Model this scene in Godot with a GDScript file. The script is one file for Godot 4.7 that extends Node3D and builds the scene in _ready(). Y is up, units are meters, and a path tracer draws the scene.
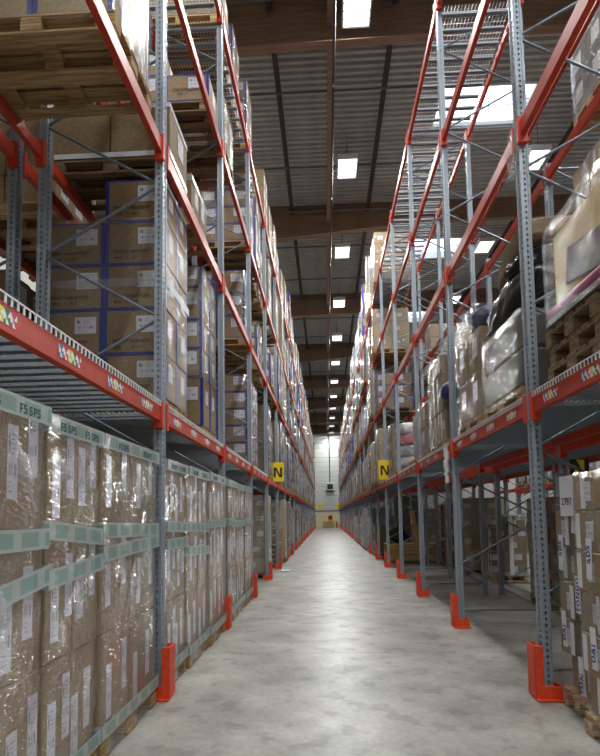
extends Node3D
# A high-bay warehouse aisle: two long pallet racks, wrapped loads, lamps under a ribbed roof.

var M := {}
var rng := RandomNumberGenerator.new()
var cache := {}
const LX := -1.44      # centre of the front uprights, left rack
const LXB := -2.51     # rear uprights, left rack
const RX := 1.77
const RXB := 2.90
const Z0 := -4.62
const BAY := 2.82
const LEV := [2.40, 4.82, 6.82, 8.88]
const FAR := -69.7
const ORD := ["near", "first", "second", "third", "fourth", "fifth", "sixth", "seventh", "eighth", "ninth", "tenth", "eleventh", "twelfth", "thirteenth", "fourteenth", "fifteenth", "sixteenth"]

# ------------------------------------------------------------------ mesh builder
class MB:
	var v := PackedVector3Array()
	var n := PackedVector3Array()
	var t := PackedVector2Array()
	var i := PackedInt32Array()
	func quad(a: Vector3, b: Vector3, c: Vector3, d: Vector3, u := Vector2.ZERO, w := Vector2.ZERO) -> void:
		# a b c d run counter-clockwise seen from the front
		var nn := (b - a).cross(d - a).normalized()
		var k := v.size()
		v.append_array([a, b, c, d])
		n.append_array([nn, nn, nn, nn])
		if w == Vector2.ZERO:
			w = Vector2((b - a).length(), (d - a).length())
		t.append_array([Vector2(u.x, w.y), Vector2(w.x, w.y), Vector2(w.x, u.y), Vector2(u.x, u.y)])
		i.append_array([k, k + 2, k + 1, k, k + 3, k + 2])
	func tri(a: Vector3, b: Vector3, c: Vector3) -> void:
		var nn := (b - a).cross(c - a).normalized()
		var k := v.size()
		v.append_array([a, b, c])
		n.append_array([nn, nn, nn])
		t.append_array([Vector2.ZERO, Vector2.RIGHT * 0.01, Vector2.ONE * 0.01])
		i.append_array([k, k + 2, k + 1])
	func box(c: Vector3, s: Vector3, b := Basis.IDENTITY) -> void:
		var h := s / 2.0
		var p := []
		for z in [-1, 1]:
			for y in [-1, 1]:
				for x in [-1, 1]:
					p.append(c + b * Vector3(h.x * x, h.y * y, h.z * z))
		quad(p[4], p[5], p[7], p[6])
		quad(p[1], p[0], p[2], p[3])
		quad(p[5], p[1], p[3], p[7])
		quad(p[0], p[4], p[6], p[2])
		quad(p[6], p[7], p[3], p[2])
		quad(p[0], p[1], p[5], p[4])
	func cbox(c: Vector3, s: Vector3, e: float, b := Basis.IDENTITY) -> void:
		# a box with chamfered edges
		var h := s / 2.0
		var g := Vector3(h.x - e, h.y - e, h.z - e)
		var P := func(x, y, z): return c + b * Vector3(x, y, z)
		for sg in [-1.0, 1.0]:
			var f := [
				[P.call(sg * h.x, -g.y, -g.z * -sg), P.call(sg * h.x, -g.y, g.z * -sg), P.call(sg * h.x, g.y, g.z * -sg), P.call(sg * h.x, g.y, -g.z * -sg)],
				[P.call(-g.x * sg, -g.y, sg * h.z), P.call(g.x * sg, -g.y, sg * h.z), P.call(g.x * sg, g.y, sg * h.z), P.call(-g.x * sg, g.y, sg * h.z)],
				[P.call(-g.x, sg * h.y, g.z * sg), P.call(g.x, sg * h.y, g.z * sg), P.call(g.x, sg * h.y, -g.z * sg), P.call(-g.x, sg * h.y, -g.z * sg)]]
			for q in f:
				quad(q[0], q[1], q[2], q[3])
		for sx in [-1.0, 1.0]:
			for sy in [-1.0, 1.0]:
				ed(P.call(sx * h.x, sy * g.y, -g.z), P.call(sx * h.x, sy * g.y, g.z), P.call(sx * g.x, sy * h.y, g.z), P.call(sx * g.x, sy * h.y, -g.z), c)
				ed(P.call(sx * h.x, -g.y, sy * g.z), P.call(sx * h.x, g.y, sy * g.z), P.call(sx * g.x, g.y, sy * h.z), P.call(sx * g.x, -g.y, sy * h.z), c)
				ed(P.call(-g.x, sx * h.y, sy * g.z), P.call(g.x, sx * h.y, sy * g.z), P.call(g.x, sx * g.y, sy * h.z), P.call(-g.x, sx * g.y, sy * h.z), c)
				for sz in [-1.0, 1.0]:
					var a: Vector3 = P.call(sx * h.x, sy * g.y, sz * g.z)
					var d: Vector3 = P.call(sx * g.x, sy * h.y, sz * g.z)
					var k: Vector3 = P.call(sx * g.x, sy * g.y, sz * h.z)
					if (d - a).cross(k - a).dot(a - c) > 0:
						tri(a, d, k)
					else:
						tri(a, k, d)
	func ed(a: Vector3, b: Vector3, c: Vector3, d: Vector3, o: Vector3) -> void:
		if (b - a).cross(d - a).dot(a - o) > 0:
			quad(a, b, c, d)
		else:
			quad(d, c, b, a)
	func tube(a: Vector3, b: Vector3, r: float, sides := 8, caps := true, r2 := -1.0) -> void:
		if r2 < 0.0:
			r2 = r
		var ax := (b - a).normalized()
		var up := Vector3.UP if absf(ax.y) < 0.9 else Vector3.RIGHT
		var x := ax.cross(up).normalized()
		var y := ax.cross(x).normalized()
		var k := v.size()
		var l := (b - a).length()
		for s in sides + 1:
			var an := TAU * s / sides
			var dir := x * cos(an) + y * sin(an)
			v.append_array([a + dir * r, b + dir * r2])
			n.append_array([dir, dir])
			t.append_array([Vector2(an * r, 0), Vector2(an * r, l)])
		for s in sides:
			var q := k + s * 2
			i.append_array([q, q + 1, q + 2, q + 1, q + 3, q + 2])
		if caps:
			for s in sides:
				var d0 := x * cos(TAU * s / sides) + y * sin(TAU * s / sides)
				var d1 := x * cos(TAU * (s + 1) / sides) + y * sin(TAU * (s + 1) / sides)
				tri(a, a + d1 * r, a + d0 * r)
				tri(b, b + d0 * r2, b + d1 * r2)
	func extrude(poly: PackedVector2Array, z0: float, z1: float, place: Callable) -> void:
		# poly runs counter-clockwise in (x, y); place(x, y, z) gives the point
		var m := poly.size()
		for k in m:
			var p := poly[k]
			var q := poly[(k + 1) % m]
			quad(place.call(p.x, p.y, z0), place.call(q.x, q.y, z0), place.call(q.x, q.y, z1), place.call(p.x, p.y, z1))
		var id := Geometry2D.triangulate_polygon(poly)
		for k in range(0, id.size(), 3):
			var a := poly[id[k]]
			var b := poly[id[k + 1]]
			var c := poly[id[k + 2]]
			tri(place.call(a.x, a.y, z1), place.call(b.x, b.y, z1), place.call(c.x, c.y, z1))
			tri(place.call(a.x, a.y, z0), place.call(c.x, c.y, z0), place.call(b.x, b.y, z0))
	func grid(rows: Array, closed := false) -> void:
		# rows of points; smooth normals by differences
		var nr := rows.size()
		var nc: int = rows[0].size()
		var k := v.size()
		for r in nr:
			for c in nc:
				var up: Vector3 = rows[mini(r + 1, nr - 1)][c] - rows[maxi(r - 1, 0)][c]
				var ca := (c + nc - 2) % (nc - 1) if closed and c == 0 else maxi(c - 1, 0)
				var cb := 1 if closed and c == nc - 1 else mini(c + 1, nc - 1)
				var al: Vector3 = rows[r][cb] - rows[r][ca]
				v.append(rows[r][c])
				n.append(al.cross(up).normalized())
				t.append(Vector2(c * 0.12, r * 0.12))
		for r in nr - 1:
			for c in nc - 1:
				var q := k + r * nc + c
				i.append_array([q, q + nc + 1, q + 1, q, q + nc, q + nc + 1])
	func into(am: ArrayMesh, mat: Material) -> ArrayMesh:
		if v.is_empty():
			return am
		var a := []
		a.resize(Mesh.ARRAY_MAX)
		a[Mesh.ARRAY_VERTEX] = v
		a[Mesh.ARRAY_NORMAL] = n
		a[Mesh.ARRAY_TEX_UV] = t
		a[Mesh.ARRAY_INDEX] = i
		am.add_surface_from_arrays(Mesh.PRIMITIVE_TRIANGLES, a)
		am.surface_set_material(am.get_surface_count() - 1, mat)
		return am

func mesh_of(mb: MB, mat: Material) -> ArrayMesh:
	return mb.into(ArrayMesh.new(), mat)

func put(parent: Node3D, called: String, mesh: Mesh, at := Vector3.ZERO, turn := Vector3.ZERO) -> MeshInstance3D:
	var o := MeshInstance3D.new()
	o.name = called
	o.mesh = mesh
	o.position = at
	o.rotation = turn
	parent.add_child(o, true)
	return o

func build(parent: Node3D, called: String, mb: MB, mat: Material, at := Vector3.ZERO) -> MeshInstance3D:
	return put(parent, called, mesh_of(mb, mat), at)

var used := {}
func numbered(called: String) -> String:
	if not used.has(called):
		used[called] = 0
		return called
	used[called] += 1
	return "%s_%03d" % [called, used[called]]

func tag(o: Node3D, label: String, category: String, group := "", kind := "") -> Node3D:
	o.set_meta("label", label)
	if category:
		o.set_meta("category", category)
	if group:
		o.set_meta("group", group)
	if kind:
		o.set_meta("kind", kind)
	return o

func thing(called: String, label: String, category: String, at := Vector3.ZERO, group := "", kind := "") -> Node3D:
	var o := Node3D.new()
	o.name = numbered(called)
	add_child(o, true)
	o.position = at
	return tag(o, label, category, group, kind)

func carton_box(s: Vector3, e := 0.006) -> ArrayMesh:
	# one shared chamfered box for each size
	var key := "box%.3f_%.3f_%.3f" % [s.x, s.y, s.z]
	if not cache.has(key):
		var mb := MB.new()
		mb.cbox(Vector3.ZERO, s, e)
		cache[key] = mb
	return mesh_of(cache[key], M.kraft)

# ------------------------------------------------------------------ textures and materials
func noise_image(sd: int, freq: float, w := 256, h := 256, oct := 4) -> Image:
	var f := FastNoiseLite.new()
	f.seed = sd
	f.frequency = freq
	f.fractal_octaves = oct
	return f.get_seamless_image(w, h)

func ramp_texture(im: Image, lo: Color, hi: Color) -> ImageTexture:
	var o := Image.create(im.get_width(), im.get_height(), false, Image.FORMAT_RGB8)
	for y in im.get_height():
		for x in im.get_width():
			o.set_pixel(x, y, lo.lerp(hi, im.get_pixel(x, y).r))
	return ImageTexture.create_from_image(o)

func mat(called: String, c: Color, rough := 0.7, metal := 0.0) -> StandardMaterial3D:
	var m := StandardMaterial3D.new()
	m.resource_name = called
	m.albedo_color = c
	m.roughness = rough
	m.metallic = metal
	M[called] = m
	return m

func tri_tex(m: StandardMaterial3D, tx: Texture2D, scale: Vector3, world := true) -> void:
	m.albedo_texture = tx
	m.uv1_triplanar = true
	m.uv1_world_triplanar = world
	m.uv1_scale = scale

func normal_tex(im: Image, strength: float) -> ImageTexture:
	var c := im.duplicate()
	c.convert(Image.FORMAT_RGBA8)
	c.bump_map_to_normal_map(strength)
	return ImageTexture.create_from_image(c)

func make_materials() -> void:
	var n1 := noise_image(3, 0.02)
	var n2 := noise_image(9, 0.05, 256, 256, 5)
	# grain: noise squeezed so that it runs along u
	var gr := noise_image(5, 0.03, 64, 256, 5)
	gr.resize(512, 256, Image.INTERPOLATE_CUBIC)
	tri_tex(mat("kraft", Color(1, 1, 1), 0.75), ramp_texture(n2, Color(0.44, 0.36, 0.255), Color(0.545, 0.455, 0.33)), Vector3.ONE * 1.7)
	tri_tex(mat("kraft_dark", Color(1, 1, 1), 0.75), ramp_texture(n2, Color(0.40, 0.335, 0.25), Color(0.51, 0.435, 0.335)), Vector3.ONE * 1.3)
	tri_tex(mat("kraft_light", Color(1, 1, 1), 0.75), ramp_texture(n2, Color(0.53, 0.465, 0.365), Color(0.65, 0.585, 0.465)), Vector3.ONE * 2.1)
	tri_tex(mat("pallet_wood", Color(1, 1, 1), 0.85), ramp_texture(gr, Color(0.47, 0.37, 0.25), Color(0.74, 0.62, 0.44)), Vector3(0.9, 4.0, 4.0), true)
	tri_tex(mat("pallet_wood_grey", Color(1, 1, 1), 0.9), ramp_texture(gr, Color(0.32, 0.26, 0.19), Color(0.56, 0.47, 0.35)), Vector3(0.7, 3.4, 4.4), true)
	tri_tex(mat("crate_wood", Color(1, 1, 1), 0.8), ramp_texture(gr, Color(0.58, 0.44, 0.25), Color(0.80, 0.66, 0.43)), Vector3(0.5, 2.4, 2.4), true)
	tri_tex(mat("glulam", Color(1, 1, 1), 0.6), ramp_texture(gr, Color(0.38, 0.29, 0.23), Color(0.52, 0.42, 0.34)), Vector3(0.4, 2.2, 2.2), true)
	# galvanised steel, with its spangle
	var sp := ramp_texture(noise_image(21, 0.09, 256, 256, 3), Color(0.50, 0.54, 0.58), Color(0.65, 0.69, 0.73))
	tri_tex(mat("galvanised", Color(1, 1, 1), 0.42, 0.3), sp, Vector3.ONE * 2.0)
	tri_tex(mat("deck_bar", Color(1, 1, 1), 0.5, 0.1), sp, Vector3.ONE * 2.0)
	tri_tex(mat("brace_steel", Color(0.76, 0.79, 0.82), 0.4, 0.3), sp, Vector3.ONE * 2.0)
	# perforated upright: real holes cut by the texture's alpha
	var ho := Image.create(64, 64, false, Image.FORMAT_RGBA8)
	var hn := noise_image(33, 0.05, 64, 64, 3)
	for y in 64:
		for x in 64:
			var g: float = lerpf(0.54, 0.70, hn.get_pixel(x, y).r)
			var dx := (x - 31.5) / 8.5
			var dy := (y - 31.5) / 15.0
			ho.set_pixel(x, y, Color(g * 0.92, g * 0.98, g * 1.05, 0.0 if dx * dx * dx * dx + dy * dy * dy * dy < 1.0 else 1.0))
	var pm := mat("perforated", Color(1, 1, 1), 0.42, 0.3)
	pm.albedo_texture = ImageTexture.create_from_image(ho)
	pm.transparency = BaseMaterial3D.TRANSPARENCY_ALPHA_SCISSOR
	pm.alpha_scissor_threshold = 0.5
	pm.cull_mode = BaseMaterial3D.CULL_DISABLED
	# paint
	tri_tex(mat("beam_red", Color(1, 1, 1), 0.42), ramp_texture(n1, Color(0.64, 0.18, 0.10), Color(0.73, 0.24, 0.14)), Vector3.ONE * 0.8)
	tri_tex(mat("guard_red", Color(1, 1, 1), 0.5), ramp_texture(n1, Color(0.80, 0.22, 0.10), Color(0.88, 0.31, 0.15)), Vector3.ONE * 2.3)
	tri_tex(mat("plate_red", Color(1, 1, 1), 0.45), ramp_texture(n1, Color(0.70, 0.19, 0.10), Color(0.79, 0.25, 0.14)), Vector3.ONE * 2.3)
	mat("wire", Color(0.84, 0.85, 0.86), 0.45, 0.1)
	mat("dark_steel", Color(0.20, 0.17, 0.16), 0.85)
	mat("pipe_grey", Color(0.33, 0.33, 0.34), 0.5, 0.2)
	# concrete: broad tone, fine grain, stains with outlines of their own
	var co := Image.create(1024, 1024, false, Image.FORMAT_RGB8)
	var ca := noise_image(41, 0.004, 1024, 1024, 5)
	var cb := noise_image(42, 0.06, 1024, 1024, 4)
	var cc := noise_image(43, 0.012, 1024, 1024, 6)
	for y in 1024:
		for x in 1024:
			var t := 0.57 + (ca.get_pixel(x, y).r - 0.5) * 0.16 + (cb.get_pixel(x, y).r - 0.5) * 0.08
			var st: float = cc.get_pixel(x, y).r
			if st > 0.63:
				t -= minf((st - 0.63) * 0.5, 0.07)
			elif st < 0.33:
				t += minf((0.33 - st) * 0.3, 0.03)
			co.set_pixel(x, y, Color(t * 0.99, t * 0.98, t * 0.945))
	tri_tex(mat("concrete", Color(1, 1, 1), 0.36), ImageTexture.create_from_image(co), Vector3.ONE * 0.22)
	M.concrete.roughness_texture = ramp_texture(cc, Color(0.75, 0.75, 0.75), Color(1, 1, 1))
	M.concrete.roughness = 0.43
	mat("joint", Color(0.25, 0.24, 0.22), 0.9)
	# walls and roof
	tri_tex(mat("roof_deck", Color(1, 1, 1), 0.55, 0.0), ramp_texture(n1, Color(0.58, 0.59, 0.59), Color(0.66, 0.67, 0.66)), Vector3.ONE * 0.3)
	mat("cladding", Color(0.76, 0.78, 0.77), 0.45)
	mat("wall_paint", Color(0.80, 0.79, 0.68), 0.7)
	mat("wall_side", Color(0.66, 0.66, 0.64), 0.8)
	mat("sign_yellow", Color(0.93, 0.80, 0.05), 0.5)
	mat("black", Color(0.03, 0.03, 0.03), 0.5)
	mat("dark_grille", Color(0.06, 0.06, 0.06), 0.6)
	mat("red_plastic", Color(0.62, 0.06, 0.05), 0.45)
	mat("paper", Color(0.74, 0.74, 0.77), 0.7)
	mat("tape_blue", Color(0.11, 0.18, 0.52), 0.35)
	mat("tape_white", Color(0.80, 0.82, 0.84), 0.3)
	mat("ink", Color(0.16, 0.11, 0.08), 0.8)
	mat("ink_blue", Color(0.12, 0.14, 0.50), 0.7)
	mat("ink_teal", Color(0.10, 0.26, 0.30), 0.7)
	mat("cream_foam", Color(0.66, 0.58, 0.34), 0.8)
	mat("magenta", Color(0.58, 0.09, 0.34), 0.5)
	mat("grey_slab", Color(0.32, 0.30, 0.29), 0.7)
	mat("black_bag", Color(0.05, 0.05, 0.06), 0.25)
	mat("blue_bag", Color(0.12, 0.17, 0.32), 0.35)
	mat("white_wrap", Color(0.72, 0.73, 0.74), 0.35)
	mat("pink_print", Color(0.66, 0.30, 0.34), 0.5)
	mat("grey_column", Color(0.42, 0.41, 0.38), 0.85)
	mat("lamp_body", Color(0.75, 0.75, 0.76), 0.5)
	var lg := mat("lamp_glow", Color(1, 1, 1), 0.5)
	lg.emission_enabled = true
	lg.emission = Color(0.97, 0.97, 1.0)
	lg.emission_energy_multiplier = 6.0
	# printed address label: paper with a code and lines of type
	var lb := Image.create(96, 64, false, Image.FORMAT_RGB8)
	lb.fill(Color(0.74, 0.74, 0.78))
	var r := RandomNumberGenerator.new()
	r.seed = 5
	for y in range(8, 24, 2):
		for x in range(10, 26, 2):
			if r.randf() < 0.6:
				lb.fill_rect(Rect2i(x, y, 2, 2), Color(0.25, 0.25, 0.28))
	for k in 5:
		lb.fill_rect(Rect2i(34, 8 + k * 4, 20 + r.randi() % 34, 1), Color(0.45, 0.45, 0.5))
	for x in range(10, 84, 2):
		if r.randf() < 0.55:
			lb.fill_rect(Rect2i(x, 34, 1, 10), Color(0.3, 0.3, 0.33))
	for k in 3:
		lb.fill_rect(Rect2i(10, 49 + k * 4, 18 + r.randi() % 55, 1), Color(0.5, 0.5, 0.55))
	mat("print_label", Color(1, 1, 1), 0.6).albedo_texture = ImageTexture.create_from_image(lb)
	# mint and white printed tape
	var tp := Image.create(128, 32, false, Image.FORMAT_RGB8)
	tp.fill(Color(0.66, 0.70, 0.70))
	for k in 2:
		for y in range(5, 27):
			for x in range(10 + k * 64, 54 + k * 64):
				tp.set_pixel(x, y, Color(0.42, 0.59, 0.56) if (x + y * 2) % 9 < 5 else Color(0.58, 0.66, 0.65))
	var mt := mat("mint_tape", Color(1, 1, 1, 0.72), 0.3)
	mt.albedo_texture = ImageTexture.create_from_image(tp)
	mt.transparency = BaseMaterial3D.TRANSPARENCY_ALPHA
	mt.cull_mode = BaseMaterial3D.CULL_DISABLED
	var ct := mat("clear_tape", Color(0.70, 0.71, 0.72, 0.40), 0.3)
	ct.transparency = BaseMaterial3D.TRANSPARENCY_ALPHA
	# shelf location tickets: coloured triangles on white
	var tk := Image.create(150, 40, false, Image.FORMAT_RGB8)
	tk.fill(Color(0.85, 0.86, 0.85))
	var cols := [Color(0.10, 0.38, 0.68), Color(0.75, 0.10, 0.30), Color(0.85, 0.80, 0.12), Color(0.05, 0.42, 0.25), Color(0.72, 0.12, 0.34)]
	for k in 5:
		for y in 40:
			for x in 30:
				var a := absf(x - 15.0) / 15.0
				var b := absf(y - 20.0) / 20.0
				if (y < 20 and b > a) or (y >= 20 and x > 15 and a > b * 0.6) or (y >= 28 and x < 10):
					tk.set_pixel(k * 30 + x, y, cols[k])
				elif absf(x - 15.0) < 5 and absf(y - 22.0) < 5:
					tk.set_pixel(k * 30 + x, y, Color(0.55, 0.56, 0.58))
	mat("ticket", Color(1, 1, 1), 0.5).albedo_texture = ImageTexture.create_from_image(tk)
	# stretch film: creases that run across the sheet
	var fa := FastNoiseLite.new()
	fa.seed = 61
	fa.frequency = 1.0
	fa.fractal_octaves = 3
	var fm := Image.create(512, 512, false, Image.FORMAT_RGBA8)
	for y in 512:
		for x in 512:
			var u := x / 512.0
			var v := y / 512.0
			var r1 := fa.get_noise_2d(u * 3.0, v * 34.0 + u * 9.0)
			var r2 := fa.get_noise_2d(u * 4.0 + 40.0, v * 60.0 - u * 4.0)
			var r3 := fa.get_noise_2d(u * 7.0 + 9.0, v * 5.0 + 77.0)
			var q := 0.45 + 0.30 * r1 + 0.16 * r2 + 0.30 * r3 + 0.26 * maxf(0.0, 1.0 - absf(r1) * 12.0) + 0.30 * maxf(0.0, 1.0 - absf(r3) * 20.0)
			fm.set_pixel(x, y, Color(q, q, q))
	var ftex := normal_tex(fm, 5.0)
	for k in [["film", 0.06, 0.07, 1.3], ["film_tight", 0.05, 0.06, 6.0], ["film_milky", 0.11, 0.10, 0.9], ["film_loose", 0.05, 0.06, 0.6]]:
		var f := mat(k[0], Color(0.79, 0.80, 0.80, k[1]), k[2])
		f.transparency = BaseMaterial3D.TRANSPARENCY_ALPHA
		f.cull_mode = BaseMaterial3D.CULL_DISABLED
		f.normal_enabled = true
		f.normal_texture = ftex
		f.normal_scale = k[3]
		f.metallic_specular = 0.5 if k[0] == "film_tight" else 0.36
		f.uv1_scale = Vector3(0.9, 0.9, 1)
	var fr := mat("film_rope", Color(0.78, 0.78, 0.82, 0.35), 0.15)
	fr.transparency = BaseMaterial3D.TRANSPARENCY_ALPHA
	fr.cull_mode = BaseMaterial3D.CULL_DISABLED
	fr.normal_enabled = true
	fr.normal_texture = ftex
	fr.normal_scale = 1.5
	# goods far off: the film shows as a gloss over the goods
	for k in [["kraft_wrapped", Color(0.50, 0.42, 0.35)], ["pale_wrapped", Color(0.57, 0.56, 0.58)], ["brown_wrapped", Color(0.40, 0.33, 0.27)], ["grey_wrapped", Color(0.42, 0.42, 0.46)], ["blue_wrapped", Color(0.17, 0.22, 0.48)], ["dark_wrapped", Color(0.16, 0.15, 0.16)], ["red_wrapped", Color(0.52, 0.19, 0.15)]]:
		var f := mat(k[0], k[1], 0.5)
		f.clearcoat_enabled = true
		f.clearcoat = 0.9
		f.clearcoat_roughness = 0.15
		f.normal_enabled = true
		f.normal_texture = ftex
		f.normal_scale = 0.8
		f.uv1_triplanar = true
		f.uv1_world_triplanar = true
		f.uv1_scale = Vector3.ONE * 1.1
	var gl := mat("skylight_pane", Color(0.95, 0.96, 1.0, 0.12), 0.1)
	gl.transparency = BaseMaterial3D.TRANSPARENCY_ALPHA

# ------------------------------------------------------------------ camera, sky, lamps
func setup_view() -> void:
	var f := 541.0
	var pp := Vector2(300, 476)
	var vp := Vector2(326.3, 516)
	var th := 0.0153
	var fw := Vector3((vp.x - pp.x) / f, -(vp.y - pp.y) / f, -1.0)
	var up := Vector3(-sin(th), cos(th), 0)
	up.z = -(up.x * fw.x + up.y * fw.y) / fw.z
	fw = fw.normalized()
	up = up.normalized()
	var cam := Camera3D.new()
	cam.name = "camera"
	cam.position = Vector3(0, 1.5, 0)
	cam.basis = Basis(fw.cross(up), up, -fw).inverse().orthonormalized()
	var near := 0.1
	cam.set_frustum(756.0 / f * near, Vector2((300.0 - pp.x) / f * near, (pp.y - 378.0) / f * near), near, 200.0)
	add_child(cam)
	cam.current = true
	var e := Environment.new()
	var sky := Sky.new()
	var sm := ProceduralSkyMaterial.new()
	sm.sky_top_color = Color(0.86, 0.90, 0.97)
	sm.sky_horizon_color = Color(0.93, 0.94, 0.96)
	sm.ground_bottom_color = Color(0.4, 0.4, 0.4)
	sm.ground_horizon_color = Color(0.7, 0.7, 0.7)
	sm.sky_energy_multiplier = 2.6
	sky.sky_material = sm
	e.sky = sky
	e.background_mode = Environment.BG_SKY
	e.tonemap_mode = Environment.TONE_MAPPER_LINEAR
	e.tonemap_exposure = 0.68
	e.sdfgi_enabled = true
	e.ssao_enabled = true
	e.ssil_enabled = true
	var w := WorldEnvironment.new()
	w.name = "environment"
	w.environment = e
	add_child(w)

const LAMP_Y := 12.0
const LAMP_POWER := 46.0
func lamps() -> void:
	var rows := [[0.83, "over the main aisle", 0, 16], [6.4, "over the next aisle on the right", 1, 11], [-5.1, "over the next aisle on the left", 1, 9]]
	var hm := MB.new()
	hm.box(Vector3(0, 0.05, 0), Vector3(0.60, 0.10, 0.96))
	hm.box(Vector3(0, 0.14, 0), Vector3(0.30, 0.10, 0.60))
	for s in [-1, 1]:
		hm.box(Vector3(0.285 * s, -0.03, 0), Vector3(0.03, 0.06, 0.96))
		hm.box(Vector3(0, -0.03, 0.465 * s), Vector3(0.54, 0.06, 0.03))
	var housing := mesh_of(hm, M.lamp_body)
	var dm := MB.new()
	dm.box(Vector3(0, -0.015, 0), Vector3(0.54, 0.02, 0.90))
	var diff := mesh_of(dm, M.lamp_glow)
	var lm := MB.new()
	for k in 4:
		lm.box(Vector3(0, -0.045, -0.27 + k * 0.18), Vector3(0.54, 0.03, 0.008))
	for k in 2:
		lm.box(Vector3(-0.09 + 0.18 * k, -0.045, 0), Vector3(0.008, 0.03, 0.90))
	var louvre := mesh_of(lm, M.lamp_body)
	var rm := MB.new()
	rm.tube(Vector3(0, 0.19, 0), Vector3(0, 0.90, 0), 0.008, 6)
	var rod := mesh_of(rm, M.dark_steel)
	for row in rows:
		for k in range(row[2], row[3]):
			var z := -10.45 - 5.22 * (k - 4)
			var lab := "bright rectangular ceiling lamp %s, %s in the row" % [row[1], ORD[k - row[2] + 1]]
			var o := thing("ceiling_lamp", lab, "lamp", Vector3(row[0], LAMP_Y, z), "ceiling lamps " + row[1])
			put(o, "housing", housing)
			put(o, "diffuser", diff)
			put(o, "louvre", louvre)
			for s in [-1, 1]:
				put(o, "suspension_rod", rod, Vector3(0, 0, 0.25 * s))
			var a := AreaLight3D.new()
			a.name = "lamp_light"
			a.area_size = Vector2(0.52, 0.88)
			a.light_energy = LAMP_POWER
			a.light_color = Color(0.99, 0.995, 0.98)
			a.area_range = 90.0
			a.area_attenuation = 2.0
			a.shadow_enabled = true
			a.position = Vector3(0, -0.075, 0)
			a.rotation.x = -PI / 2
			o.add_child(a, true)

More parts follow.
